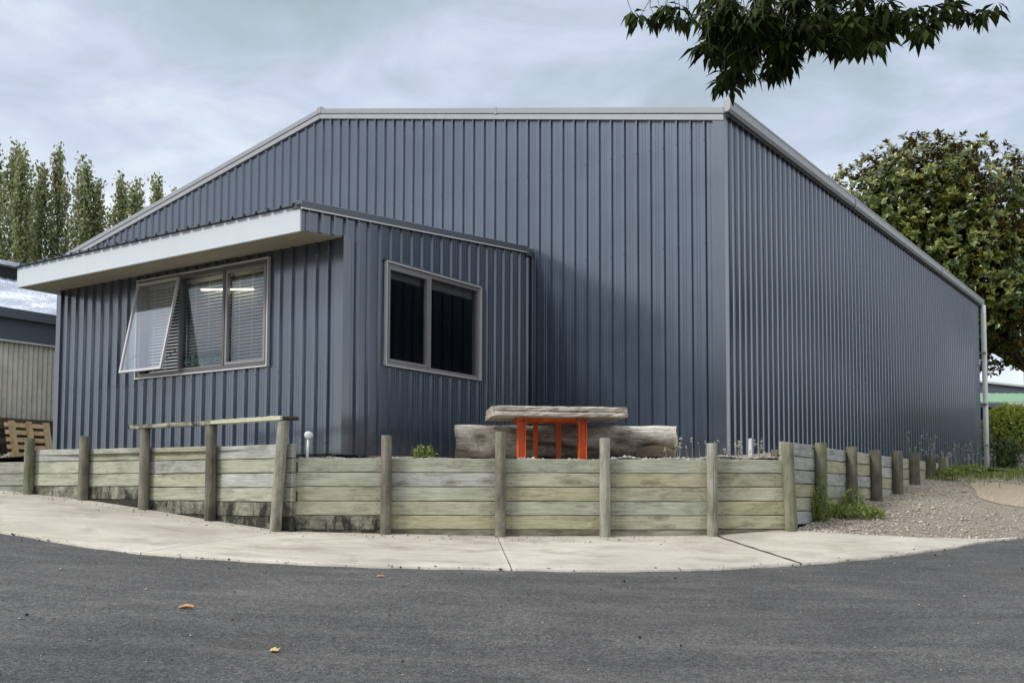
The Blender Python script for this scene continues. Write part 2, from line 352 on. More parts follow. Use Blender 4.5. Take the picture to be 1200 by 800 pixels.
def mk_ground(name, cols, sc_=30, stones=True, strength=.9):
    m, t, b = new_mat(name); pos = geo_pos(t)
    vr = t.add('ShaderNodeTexVoronoi'); vr.inputs['Scale'].default_value = sc_; t.l.new(pos, vr.inputs['Vector'])
    sp = t.add('ShaderNodeSeparateColor'); t.l.new(vr.outputs['Color'], sp.inputs[0])
    big = t.noise(pos, .9, 5, .6); f = t.math('ADD', t.math('MULTIPLY', sp.outputs[0], .5), t.math('MULTIPLY', big, .5))
    n = len(cols); c = t.ramp(f, [(.2+.6*i/(n-1), cols[i]) for i in range(n)])
    c = t.mix(1, c, t.ramp(vr.outputs['Distance'], [(.25,1.05),(.6,.45)]), 'MULTIPLY')
    setc(t, b, c, .9, .2); bump(t, b, t.math('MULTIPLY', vr.outputs['Distance'], -1), strength, .015); return m
M_chipm = painted('bitumen_filler', (.05,.047,.042), .9, .2, .3)
M_gravel = mk_ground('loose_gravel', [(.32,.26,.19),(.46,.395,.31),(.55,.49,.41),(.64,.59,.52)], 70)
M_sand = mk_ground('sandy_fill', [(.44,.35,.22),(.54,.44,.30),(.60,.51,.37),(.64,.57,.44)], 70, strength=.3)
M_soil = mk_ground('dry_soil', [(.035,.03,.022),(.06,.05,.037),(.08,.07,.05),(.10,.085,.065)], 35)
M_grassg = mk_ground('grass_ground', [(.06,.09,.02),(.10,.13,.03),(.15,.17,.05),(.2,.2,.08)], 25)
def mk_stone(name, cols):
    m, t, b = new_mat(name); a = t.add('ShaderNodeAttribute'); a.attribute_name = 'tint'
    c = t.ramp(a.outputs['Fac'], [(i/(len(cols)-1), cols[i]) for i in range(len(cols))])
    setc(t, b, t.mix(1, c, t.ramp(t.noise(geo_pos(t), 60, 3), [(.3,.75),(.7,1.15)]), 'MULTIPLY'), .85, .3); return m
M_stone = mk_stone('gravel_stone', [(.30,.235,.165),(.46,.39,.31),(.56,.51,.44),(.70,.67,.61)])
M_stoneg = mk_stone('grey_stone', [(.22,.21,.19),(.33,.32,.30),(.42,.41,.38),(.52,.51,.47)])
M_chip = mk_stone('bitumen_chip', [(.02,.02,.02),(.04,.04,.04),(.10,.09,.08),(.2,.18,.14)])
def mk_fibro():
    m, t, b = new_mat('weathered_fibre_cement'); pos = geo_pos(t)
    s = t.noise(t.mapping(pos, scale=(3,3,.5)), 1.6, 5, .65); k = t.noise(pos, 2.5, 5, .7)
    c = t.ramp(t.math('ADD', t.math('MULTIPLY', s, .5), t.math('MULTIPLY', k, .5)), [(.3,(.38,.35,.28)),(.48,(.62,.585,.50)),(.65,(.75,.72,.63))])
    setc(t, b, c, .9, .2); return m
M_fibro = mk_fibro()
def mk_shroof():
    m, t, b = new_mat('weathered_silver_roof'); pos = geo_pos(t)
    s = t.noise(t.mapping(pos, scale=(1,.25,1), rot=(0,0,-.6)), 1.8, 5, .7, .5)
    c = t.ramp(s, [(.34,(.34,.38,.46)),(.5,(.48,.52,.60)),(.66,(.80,.84,.90))]); setc(t, b, c, .55, .4); return m
M_shroof = mk_shroof()
M_green = painted('green_roof_paint', (.20,.36,.22), .5, .4, .12)
M_ltgrey = painted('light_trim', (.6,.6,.58), .5, .4, .05)
M_block = painted('grey_block', (.30,.28,.25), .9, .2, .25)

# ---------------------------------------------------------------- site geometry
ANG = .6037
uR = np.array([math.sin(ANG), math.cos(ANG)]); uL = np.array([-math.cos(ANG), math.sin(ANG)])
C0 = np.array([2.599,12.814]); A0 = np.array([-1.8593,11.4361])
def frame(P, u, n):
    return lambda s, o, z: (P[0]+u[0]*s+n[0]*o, P[1]+u[1]*s+n[1]*o, z)
GAB = frame(C0, uL, -uR); SIDE = frame(C0, uR, -uL)
AL = frame(A0, uL, -uR); AR = frame(A0, uR, -uL)

CP = np.array([[-5.936,12.95,.039],[-5.08,12.5,-.031],[-4.168,11.95,-.133],[-3.256,11.4,-.244],[-2.35,10.8,-.341],[-1.3,10.9,-.367],[-.12,10.95,-.391],[.971,11.0,-.389],[2.108,11.1,-.38],[2.923,11.2,-.327],[3.5366,12.0507,-.205],[4.1986,13.0107,-.1047],[4.7933,13.873,.0237],[5.3944,14.7447,.1214],[5.9356,15.5295,.2668],[6.5036,16.3533,.3612],[6.9962,17.0676,.433],[-8,13.9,.2],[11.5,25.7,.74],[16,26,.74],[7.5,13.5,-.2],[9.5,18,.25],[0,8.3,-.56],[-4.2,9.2,-.33],[4.8,9.6,-.52],[0,5,-.93],[-4,5,-.75],[4,5,-.9],[0,0,-1.4],[-10,0,-1.2],[10,0,-1.2],[0,-15,-1.6],[-14,8,-.1],[14,9,-.45],[-16,20,.5],[22,30,.8],[20,18,.2]])
def _tps():
    P = CP[:,:2]; n = len(P); r = np.linalg.norm(P[:,None]-P[None],axis=2); K = r**2*np.log(r+1e-9)+.002*np.eye(n)
    Q = np.c_[np.ones(n),P]; return np.linalg.solve(np.block([[K,Q],[Q.T,np.zeros((3,3))]]), np.r_[CP[:,2],0,0,0])
_c = _tps(); _nc = len(CP)
def gz(X, Y):
    X = np.asarray(X,float); Y = np.asarray(Y,float); sh = X.shape; X = X.ravel(); Y = Y.ravel()
    r = np.hypot(CP[None,:,0]-X[:,None], CP[None,:,1]-Y[:,None]); z = (r**2*np.log(r+1e-9))@_c[:_nc] + _c[-3]+_c[-2]*X+_c[-1]*Y
    # settle to level ground away from the site
    d = np.maximum(np.abs(X)-17, 0)+np.maximum(Y-27,0)+np.maximum(-14-Y,0); k = np.clip(d/14,0,1); k = k*k*(3-2*k)
    far = np.where(Y>5, .75, -1.5); return (np.clip(z,-2,1.0)*(1-k)+far*k).reshape(sh)
def gzz(x, y): return float(gz(np.array([x]),np.array([y]))[0])

def grid_mesh(name, XY, dz, mat, **kw):     # XY (n,m,2)
    n, m = XY.shape[:2]; Z = gz(XY[...,0],XY[...,1])+dz
    V = np.concatenate([XY, Z[...,None]],axis=2).reshape(-1,3)
    i, j = np.meshgrid(np.arange(n-1), np.arange(m-1), indexing='ij'); a = (i*m+j).ravel()
    F = np.stack([a,a+m,a+m+1,a+1],1); return np_mesh(name, V, F, mat, smooth=True, **kw)
def resample(P, n):
    P = np.array(P,float); d = np.r_[0,np.cumsum(np.linalg.norm(np.diff(P,axis=0),axis=1))]; t = np.linspace(0,d[-1],n)
    return np.stack([np.interp(t,d,P[:,k]) for k in range(P.shape[1])],1)
def smooth_line(P, it=3):
    P = np.array(P,float)
    for _ in range(it):
        Q = [P[0]]
        for a, b in zip(P[:-1],P[1:]): Q += [a*.75+b*.25, a*.25+b*.75]
        Q.append(P[-1]); P = np.array(Q)
    return P

# ground sheet out to the horizon
def axis_pts(lo, hi, step, far):
    a = np.arange(lo, hi+step/2, step); o = [hi+ (far-hi)*((k/14)**2.5) for k in range(1,15)]; p = [lo-(far+lo)*((k/14)**2.5) for k in range(1,15)]
    return np.r_[p[::-1], a, o]
gx = axis_pts(-20,24,.5,1500); gy = axis_pts(-14,34,.5,1500)
GX, GY = np.meshgrid(gx,gy,indexing='ij'); 
grid_mesh('ground', np.stack([GX,GY],-1), -.035, M_grassg, kind='structure')

EDGE = [(-13.5,15.6),(-8.4,12.0),(-6.2,10.45),(-4.52,9.34),(-3.74,8.86),(-3.09,8.58),(-2.03,8.40),(-1.01,8.36),(0,8.38),(.68,8.45),(1.4,8.64),(2.18,8.98),(3.25,9.49),(4.04,10.02),(4.70,10.58),(5.35,11.06),(7.2,12.5),(10.5,14.6),(17,18.4)]
E_ = resample(smooth_line(EDGE,2), 260)
E_ += nr.normal(0,.007,E_.shape); E_[:,1] += .016*np.sin(E_[:,0]*5.3+1)*np.sin(E_[:,0]*1.7)+.012*np.sin(E_[:,0]*13)
cols = []
for e in E_:
    far = np.array([e[0]*1.6,-16.]); tt = np.linspace(0,1,60)**1.25
    cols.append(e[None]*(1-tt[:,None])+far[None]*tt[:,None])
grid_mesh('road', np.array(cols), -.004, M_asph, kind='structure')

# wall lines (post centres)
LW = [(-5.936,12.95),(-5.08,12.5),(-4.168,11.95),(-3.256,11.4),(-2.35,10.8)]
FW = [(-2.35,10.8),(-1.3,10.9),(-.12,10.95),(.971,11.0),(2.108,11.1),(2.923,11.2)]
RW = [(2.923,11.2),(3.5366,12.0507),(4.1986,13.0107),(4.7933,13.873),(5.3944,14.7447),(5.9356,15.5295),(6.5036,16.3533),(6.9962,17.0676)]
# concrete footpath: wall line to road edge, in bays split by recessed joints
inner = resample([(-11.5,16.0),(-7.3,13.8)]+LW[:]+FW[1:]+[(3.02,11.19),(3.6,10.9),(4.11,10.78),(4.86,10.80),(5.25,11.02)], 400)
inner[:, 1] += .06*(inner[:,0]<2.9)
oute = resample([tuple(e) for e in E_ if -12.0 < e[0] < 5.3], 400)
def path_bay(name, i0, i1, j0, j1, gap=.8):
    a = inner[i0:i1+1].copy(); b = resample(oute[j0:j1+1], i1-i0+1)
    for q_ in (a,b): q_[-1] = q_[-2]+(q_[-1]-q_[-2])*gap; tt = np.linspace(0,1,22)
    XY = a[:,None]*(1-tt[None,:,None])+b[:,None]*tt[None,:,None]
    n, m = XY.shape[:2]; Z = gz(XY[...,0],XY[...,1])+.012
    V = np.concatenate([XY,Z[...,None]],2).reshape(-1,3)
    i, j = np.meshgrid(np.arange(n-1), np.arange(m-1), indexing='ij'); q = (i*m+j).ravel(); F = [np.stack([q,q+m,q+m+1,q+1],1)]
    # side skirts
    per = [k*m+m-1 for k in range(n)]; W = V[per]-np.array([0,0,.05]); b0 = len(V); V = np.r_[V,W]
    F.append(np.array([[per[k],per[k+1],b0+k+1,b0+k] for k in range(n-1)]))
    for side in (0,n-1):
        per = [side*m+k for k in range(m)]; W = V[per]-np.array([0,0,.05]); b0 = len(V); V = np.r_[V,W]
        F.append(np.array([[per[k],per[k+1],b0+k+1,b0+k] for k in range(m-1)]))
    return np_mesh(name, V, np.concatenate(F), M_conc, footpath)
footpath = empty('footpath', (0,0,0)); footpath['kind'] = 'structure'
def near_i(P, x, y): return int(np.argmin(np.hypot(P[:,0]-x,P[:,1]-y)))
cuts = [(0,0),(near_i(inner,-2.35,10.86),near_i(oute,-3.0,8.5)),(near_i(inner,-.14,10.95),near_i(oute,.0,8.38)),(near_i(inner,2.16,11.1),near_i(oute,2.5,9.15)),(399,399)]
for k in range(len(cuts)-1):
    (i0,j0),(i1,j1) = cuts[k],cuts[k+1]
    path_bay('concrete_slab', i0, i1, j0, j1, (.8,.78,.62,1)[k])
_a, _b = inner[cuts[3][0]], oute[cuts[3][1]]; _t2 = np.linspace(0,1,24)[:,None]; _l = _a*(1-_t2)+_b*_t2; _l[:,0] += .006*np.sin(_t2[:,0]*31); _w = np.array([.015,.003])
_V = np.r_[np.c_[_l-_w, gz((_l-_w)[:,0],(_l-_w)[:,1])+.015], np.c_[_l+_w, gz((_l+_w)[:,0],(_l+_w)[:,1])+.015]]
np_mesh('joint_filler', _V, np.array([[k,k+24,k+25,k+1] for k in range(23)]), M_chipm, footpath)
# dark joint bed and soil under the slab joints
bed = inner[:,None]*(1-np.linspace(0,1,12)[None,:,None])+oute[:,None]*np.linspace(0,1,12)[None,:,None]
grid_mesh('path_bed', bed, -.022, M_soil, kind='structure')
# gravel area right of the timber wall
gin = resample(RW+[(8.4,19.2),(11.8,24.6),(14,27.5)],120); gout = resample([(3.0,11.05),(3.6,10.8),(4.11,10.7),(4.86,10.72),(5.3,11.0),(7.2,12.45),(10.5,14.6),(17,18.4)],120)
tt = np.linspace(-.04,1,40); gxy = gin[:,None]*(1-tt[None,:,None])+gout[:,None]*tt[None,:,None]
grid_mesh('gravel_yard', gxy, -.012, M_gravel, kind='structure')
ctr = np.array([8.55,15.05]); th = np.linspace(0,2*math.pi,64,endpoint=False); rr = 1+.10*np.sin(3*th+1)+.06*np.sin(7*th)
ax1 = np.array([.66,.75]); ax2 = np.array([.75,-.66])
ring = ctr+ (np.cos(th)*rr*2.3)[:,None]*ax1+(np.sin(th)*rr*1.65)[:,None]*ax2
rings = np.array([[ctr*(1-k)+ring[i%64]*k for k in np.linspace(0.01,1,16)] for i in range(65)])
grid_mesh('sand_patch', rings, -0.004, M_sand, kind='structure')

# ---------------------------------------------------------------- raised pad behind the wall
def lerp(a,b,t): return a+(b-a)*t
pad_out = [(-9.2,14.9,.42),(-5.99,13.05,.53),(-2.40,10.92,.52),(-2.2,10.92,.42),(-1.3,11.0,.405),(-.12,11.05,.405),(.97,11.1,.41),(2.1,11.2,.42),(2.84,11.3,.46),(3.45,12.15,.57),(4.7,13.95,.585),(6.42,16.42,.60),(6.92,17.15,.605),(8.9,19.9,.63),(11.9,24.6,.70),(13.2,26.8,.74)]
pad_in = [(-9.6,19.5,.5),(-6.2,14.6,.52),(-2.5,12.1,.5),(-1.85,11.7,.48),(-1.2,12.6,.47),(-.2,14.2,.47),(.6,14.3,.47),(1.6,13.6,.48),(2.62,13.0,.50),(3.3,13.9,.54),(4.4,15.5,.57),(6.2,18.1,.61),(6.9,19.1,.62),(8.0,20.9,.65),(10.9,25.0,.72),(12,26.9,.74)]
po = resample(pad_out,240); pi_ = resample(pad_in,240); tt = np.linspace(0,1,14)
PV = po[:,None]*(1-tt[None,:,None])+pi_[:,None]*tt[None,:,None]; PV[:,1:-1,2] += nr.uniform(-.012,.02,(240,12)); 
i, j = np.meshgrid(np.arange(239), np.arange(13), indexing='ij'); q = (i*14+j).ravel()
np_mesh('gravel_pad', PV.reshape(-1,3), np.stack([q,q+14,q+15,q+1],1), M_gravel, kind='structure')

# ---------------------------------------------------------------- cladding
def clad_points(s0, s1, phase, pitch=.19):
    """profile of trapezoidal sheet: (s, out) from s0 to s1, ribs at phase + k*pitch"""
    pts = [(s0,0)]
    k = math.floor((s0-phase)/pitch)-1
    while phase+k*pitch < s1+pitch:
        c = phase+k*pitch
        for ds, o in ((-.024,0),(-.010,.029),(.010,.029),(.024,0),(.069,0),(.073,.0022),(.079,.0022),(.083,0),(.107,0),(.111,.0022),(.117,.0022),(.121,0)):
            s = c+ds
            if s0 < s < s1: pts.append((s,o))
        k += 1
    pts.append((s1,0)); return pts
def clad_run(parent, fr, s0, s1, phase, z0f, z1f, mat, hole=None, sheet=.76):
    """one object per 760 mm sheet, lapped on a rib"""
    edges = [s0]; e = phase-.032
    while e < s0+.15: e += .19
    first = e+ .19*3
    e = first
    while e < s1-.05: edges.append(e); e += sheet
    edges.append(s1)
    for a, b in zip(edges[:-1],edges[1:]):
        pts = clad_points(a, b, phase)
        if hole:
            for h in hole[:2]:
                if a < h < b:
                    o = 0
                    for (p,q_) in zip(pts[:-1],pts[1:]):
                        if p[0] <= h <= q_[0]: o = p[1]+(q_[1]-p[1])*(h-p[0])/max(1e-6,q_[0]-p[0])
                    pts.append((h,o))
            pts.sort()
        mb = MB(); ex = rnd.uniform(0,.0012); mb2 = MB()
        for p, q_ in zip(pts[:-1],pts[1:]):
            spans = [(z0f(p[0]),z1f(p[0]),z0f(q_[0]),z1f(q_[0]))]
            mid = (p[0]+q_[0])/2
            if hole and hole[0] < mid < hole[1]:
                spans = [(z0f(p[0]),hole[2],z0f(q_[0]),hole[2]),(hole[3],z1f(p[0]),hole[3],z1f(q_[0]))]
            for q_i,(z0a,z1a,z0b,z1b) in enumerate(spans):
                (mb2 if q_i else mb).quad(fr(p[0],p[1]+ex,z0a),fr(q_[0],q_[1]+ex,z0b),fr(q_[0],q_[1]+ex,z1b),fr(p[0],p[1]+ex,z1a))
        m = mb.build('cladding_sheet', mat, parent)
        if mb2.f: mb2.build('cladding_sheet', mat, parent)
def screws(parent, fr, s0, s1, phase, rows, zmax=None, hole=None, every=1):
    V = []; F = []; k = 0
    while phase+k*.19 < s1:
        s = phase+k*.19; k += 1
        if s < s0 or k % every: continue
        for z in rows:
            if zmax and z > zmax(s)-.05: continue
            if hole and hole[0]-.03 < s < hole[1]+.03 and hole[2]-.03 < z < hole[3]+.03: continue
            b = len(V); r = .0075; zz = z+rnd.uniform(-.006,.006)
            ring = [(s+r*math.cos(a), zz+r*math.sin(a)) for a in np.linspace(0,2*math.pi,6,endpoint=False)]
            V += [fr(x,.032,y) for x, y in ring]+[fr(s+.45*(x-s),.039,zz+.45*(y-zz)) for x, y in ring]
            for i in range(6): j = (i+1)%6; F.append((b+i,b+j,b+6+j,b+6+i))
            F.append((b+6,b+7,b+8,b+9)); F.append((b+6,b+9,b+10,b+11))
    mb = MB(); mb.v = V; mb.f = F; mb.build('fixing_screws', M_screw, parent, kind='stuff')

# ================================================================ the big shed
shed = empty('steel_shed', (*C0,.5), 'large dark blue-grey ribbed steel shed with a low gable roof behind the timber wall', 'shed')
HW = 6.93; LEN = 15.5
def rake(s): return 4.865+.2087*(HW-abs(s-HW)) 
clad_run(shed, GAB, .10, 2*HW-.1, .2369, lambda s:.5, lambda s: rake(s)-.13, M_clad)
clad_run(shed, SIDE, .10, LEN, .2214, lambda s:.5+.23*(s/LEN)**1.2, lambda s:4.80, M_clad)
screws(shed, GAB, .15, 13.5, .2369, (.62,1.9,3.2,4.5,5.6), lambda s: rake(s)-.16)
mb = MB(); mb.quad(GAB(2*HW,0,.5),SIDE(LEN,-2*HW,.5),SIDE(LEN,-2*HW,4.8),GAB(2*HW,0,4.8)); mb.build('back_wall', M_clad, shed)
mb = MB(); mb.quad(SIDE(LEN,0,.7),SIDE(LEN,-2*HW,.5),SIDE(LEN,-2*HW,4.8),SIDE(LEN,0,4.8)); mb.poly([SIDE(LEN,0,4.8),SIDE(LEN,-2*HW,4.8),SIDE(LEN,-HW,6.25)]); mb.build('end_wall', M_clad, shed)
# corner flashing
mb = MB(); n_ = .030
mb.wbox(GAB, -.036,.115, .001,n_+.005,.49,4.74); mb.build('corner_flashing', M_flash, shed)
mb = MB(); mb.wbox(SIDE, -.0265,.085, .003,n_,.49,4.775); mb.build('corner_flashing', M_flash, shed)
# roof
for sgn, name in ((0,'roof'),(1,'roof')):
    mb = MB(); a = -.10 if sgn == 0 else 2*HW+.10
    P = lambda s,t,dz: (C0[0]+uL[0]*s+uR[0]*t, C0[1]+uL[1]*s+uR[1]*t, rake(s)+dz)
    mb.hexa([P(a,.0,-.06),P(HW,.0,-.06),P(HW,LEN+.1,-.06),P(a,LEN+.1,-.06),P(a,0,-.015),P(HW,0,-.015),P(HW,LEN+.1,-.015),P(a,LEN+.1,-.015)]); mb.build(name, M_roof, shed)
# barge flashing in two steps, each side of the ridge
for a, b in ((-.045,HW),(HW,2*HW+.05)):
    mb = MB(); mb.wbox(GAB, a,b,-.12,.060, rake(a)-.083,rake(a), rake(b)-.083,rake(b)); bevel(mb.build('barge_cap', M_barge, shed), .005)
    mb = MB(); mb.wbox(GAB, a+(.012 if a<0 else 0),b,-.02,.048, rake(a)-.163,rake(a)-.087, rake(b)-.163,rake(b)-.087); bevel(mb.build('barge_flashing', M_gut, shed), .003)
mb = MB(); mb.wbox(GAB, HW-.05,HW+.05,-.1,.068, 6.22,6.335); bevel(mb.build('ridge_end_cap', M_barge, shed), .01)
mb = MB(); mb.wbox(GAB, 3.40,3.44,-.02,.064, rake(3.4)-.088,rake(3.4)+.005); mb.build('cap_joint', M_barge, shed)
# gutter on the long side
mb = MB(); prof = [(.03,4.815),(.095,4.815),(.124,4.845),(.126,4.93),(.134,4.945),(.134,4.962),(.118,4.962),(.118,4.85),(.04,4.825),(.04,4.95),(.03,4.95)]
prof = [(o,z-.02) for o, z in prof]; L0, L1 = -.05, LEN+.18
for (o1,z1),(o2,z2) in zip(prof, prof[1:]+prof[:1]): mb.quad(SIDE(L0,o1,z1),SIDE(L1,o1,z1),SIDE(L1,o2,z2),SIDE(L0,o2,z2))
for L in (L0,L1): mb.poly([SIDE(L,o,z) for o, z in [(.03,4.795),(.095,4.795),(.124,4.825),(.13,4.942),(.03,4.93)]])
mb.build('gutter', M_gut, shed)
mb = MB(); mb.wbox(SIDE, 5.1,5.13,.028,.138,4.79,4.945); mb.build('gutter_joint', M_gut, shed); mb = MB(); mb.wbox(SIDE, 11.2,11.23,.028,.138,4.79,4.945); mb.build('gutter_joint', M_gut, shed)
# downpipe at the far end
mb = MB(); q0 = [SIDE(LEN+.10,.11,z) for z in (4.80,4.6,2.0,.72)]; mb.tube(q0, .060, 14); dp_ = mb.build('downpipe', M_pvc, shed, True)
for z in (3.6,2.35,1.35):
    mb = MB(); mb.wbox(SIDE, LEN-.02,LEN+.17,.0,.166,z,z+.035); mb.build('pipe_bracket', M_alu, dp_)
mb = MB(); mb.wbox(SIDE, .0,LEN,-.06,-.01,.30,.56,.60,.80); mb.wbox(GAB, .0,3.1,-.06,-.01,.30,.52); mb.build('base_slab_edge', M_inner, shed)

# ================================================================ office annex
ann = empty('office_annex', (*A0,.5), 'small blue-grey ribbed steel office annex with white fascia and two windows', 'building')
def atop(t): return 3.112+.0866*(t+.656)+.0
WLh = (1.150,3.585,1.535,2.79); WRh = (.672,2.498,1.540,2.732)
clad_run(ann, AL, .085, 5.36, .2121, lambda s:.5, lambda s:2.875, M_clad, WLh)
def zbr(t): return .49 if t >= -.001 else 2.80
# right wall: lower part and the wing over the soffit
clad_run(ann, AR, .085, 3.64, .2072, lambda t:.49, lambda t:atop(t)-.05, M_clad, WRh)
clad_run(ann, AR, -.652, .092, .2072-.19*5, lambda t:2.815+.11*(t+.652), lambda t:atop(t)-.05, M_clad)
screws(ann, AL, .1, 5.3, .2121, (.62,1.45,2.72), None, WLh); screws(ann, AR, .1, 3.6, .2072, (.62,1.42,2.85,3.2), lambda t:atop(t)-.1, WRh)
mb = MB(); mb.wbox(AL, -.031,.10,.001,.031,.49,2.89); mb.build('corner_flashing', M_flash, ann)
mb = MB(); mb.wbox(AR, -.0285,.088,.0025,.0295,.488,2.89); mb.build('corner_flashing', M_flash, ann)
mb = MB(); mb.wbox(AL, 5.30,5.40,.001,.032,.49,2.87); mb.build('corner_flashing', M_flash, ann)
mb = MB(); mb.quad(AL(5.38,0,.5),AL(5.38,-3.67,.5),AL(5.38,-3.67,3.4),AL(5.38,0,3.1)); mb.build('end_wall', M_clad, ann)
# fascia, soffit, roof
FR = frame(A0+uR*(-.656), uL, -uR)
mb = MB(); mb.wbox(FR, -.001,5.31,-.02,0,2.805,3.078); bevel(mb.build('fascia_board', M_fascia, ann), .003)
mb = MB(); mb.wbox(FR, 5.312,5.33,-.66,.0,2.805,3.06); mb.build('fascia_board', M_fascia, ann)
mb = MB(); mb.hexa([FR(.004,-.021,2.809),FR(5.31,-.021,2.809),FR(5.31,-.70,2.879),FR(.004,-.70,2.879),FR(.004,-.021,2.823),FR(5.31,-.021,2.823),FR(5.31,-.70,2.893),FR(.004,-.70,2.893)]); mb.build('soffit', M_soffit, ann)
mb = MB(); mb.wbox(FR, -.001,5.31,.0005,.012,3.079,3.094); mb.build('drip_edge', M_black, ann)
# ribbed roof sheets, their rib ends show over the fascia
sheet_edges = [-.03]+[.19*4*k-.03 for k in range(1,7)]+[5.37]
for a, b in zip(sheet_edges[:-1],sheet_edges[1:]):
    mb = MB(); pts = clad_points(a,b,.06)
    for p, q_ in zip(pts[:-1],pts[1:]):
        R = lambda s,t,o: (A0[0]+uL[0]*s+uR[0]*t, A0[1]+uL[1]*s+uR[1]*t, 3.086+.0866*(t+.656)+o)
        for lo in (0,-.004):
            mb.quad(R(p[0],-.70,p[1]+lo),R(q_[0],-.70,q_[1]+lo),R(q_[0],3.62,q_[1]+lo),R(p[0],3.62,p[1]+lo))
        mb.quad(R(p[0],-.70,p[1]),R(q_[0],-.70,q_[1]),R(q_[0],-.70,q_[1]-.004),R(p[0],-.70,p[1]-.004))
    mb.build('roof_sheet', M_roof, ann)
# barge flashing over the right wall with its pale lower lip
mb = MB(); mb.wbox(AR, -.675,3.60,-.10,.045, atop(-.675)-.062,atop(-.675)+.018, atop(3.60)-.062,atop(3.60)+.018); bevel(mb.build('barge_flashing', M_roof, ann), .004)
mb = MB(); mb.wbox(AR, -.675,3.60,.03,.052, atop(-.675)-.074,atop(-.675)-.063, atop(3.60)-.074,atop(3.60)-.063); mb.build('flashing_lip', M_pvc, ann)
mb = MB(); mb.wbox(AR, 3.56,3.63,-.02,.075, 3.36,3.46); mb.build('flashing_end', M_roof, ann)
# dark lining so the room reads as a room
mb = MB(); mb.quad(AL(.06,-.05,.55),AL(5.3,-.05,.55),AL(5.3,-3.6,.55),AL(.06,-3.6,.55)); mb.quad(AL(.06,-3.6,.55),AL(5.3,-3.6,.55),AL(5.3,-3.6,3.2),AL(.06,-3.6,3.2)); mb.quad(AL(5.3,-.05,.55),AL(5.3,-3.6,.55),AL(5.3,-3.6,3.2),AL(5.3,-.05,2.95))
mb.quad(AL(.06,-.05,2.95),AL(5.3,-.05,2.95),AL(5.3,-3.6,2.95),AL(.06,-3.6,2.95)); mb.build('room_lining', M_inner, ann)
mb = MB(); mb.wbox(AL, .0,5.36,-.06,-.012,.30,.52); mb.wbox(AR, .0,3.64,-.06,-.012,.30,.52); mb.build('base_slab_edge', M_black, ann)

def frame_rect(fr, s0,s1,z0,z1,wd,o0,o1):
    mb = MB(); mb.wbox(fr,s0,s1,o0,o1,z0,z0+wd); mb.wbox(fr,s0,s1,o0,o1,z1-wd,z1); mb.wbox(fr,s0,s0+wd,o0,o1,z0+wd,z1-wd); mb.wbox(fr,s1-wd,s1,o0,o1,z0+wd,z1-wd); return mb
def blind(fr, s0, s1, z0, z1, off, tilt, parent, pitch=.041):
    mb = MB(); z = z1-.05; hw = .023
    while z > z0:
        for k in range(3):
            a = -hw+2*hw*k/3; b = -hw+2*hw*(k+1)/3; ca = .004*(1-(a/hw)**2); cb = .004*(1-(b/hw)**2)
            ya, za = a*math.cos(tilt), a*math.sin(tilt)+ca; yb, zb = b*math.cos(tilt), b*math.sin(tilt)+cb
            sg = rnd.uniform(-.0012,.0012)
            mb.quad(fr(s0,off+ya,z+za+sg),fr(s1,off+ya,z+za-sg),fr(s1,off+yb,z+zb-sg),fr(s0,off+yb,z+zb+sg))
        z -= pitch
    for s in (s0+.12,(s0+s1)/2,s1-.12): mb.wbox(fr, s-.003,s+.003,off+.024,off+.027,z0,z1)
    mb.wbox(fr, s0,s1,off-.02,off+.02,z1-.045,z1)
    return mb.build('blind', M_slat, parent)
# left window: three lights
fr = AL; S0,S1,Z0,Z1 = WLh
win = frame_rect(fr, S0-.010,S1+.010,Z0-.010,Z1+.010,  .016,.012,.052).build('window', M_rim, ann)
tag(win, 'three-light window with its left sash propped open')
frame_rect(fr, S0+.010,S1-.010,Z0+.010,Z1-.010,.045,-.06,.026).build('window_frame', M_alud, win)
M1, M2 = 1.925, 2.735
for s in (M1,M2):
    mb = MB(); mb.wbox(fr, s-.019,s+.019,-.055,.034,Z0+.06,Z1-.06); mb.build('mullion', M_alud, win)
frame_rect(fr, S0+.055,M1-.026,Z0+.058,Z1-.058,.034,-.02,.028).build('sash_frame', M_alu, win)
for a, b in ((S0+.095,M1-.065),(M1+.025,M2-.025)):
    mb = MB(); mb.quad(fr(a,-.008,Z0+.06),fr(a,-.008,Z1-.06),fr(b,-.008,Z1-.06),fr(b,-.008,Z0+.06)); mb.build('pane', M_glass, win)
mb = MB(); mb.wbox(fr, M1+.02,M2-.02,-.014,.020,Z0+.058,Z0+.075); mb.build('glazing_bead', M_alu, win)
blind(fr, S0+.06,M1-.03,Z0+.05,Z1-.05,-.11,math.radians(-42),win)
blind(fr, M1+.03,M2-.03,Z0+.16,Z1-.05,-.11,math.radians(-42),win)
blind(fr, M2+.03,S1-.06,Z0+.05,Z1-.05,-.11,math.radians(-42),win)
mb = MB(); mb.tube([fr(1.50,-.05,2.475),fr(2.44,-.05,2.575)], .010, 10); mb.build('glass_reflection', M_lightrefl, win)  # glowing stand-in for a ceiling light's reflection in the panes
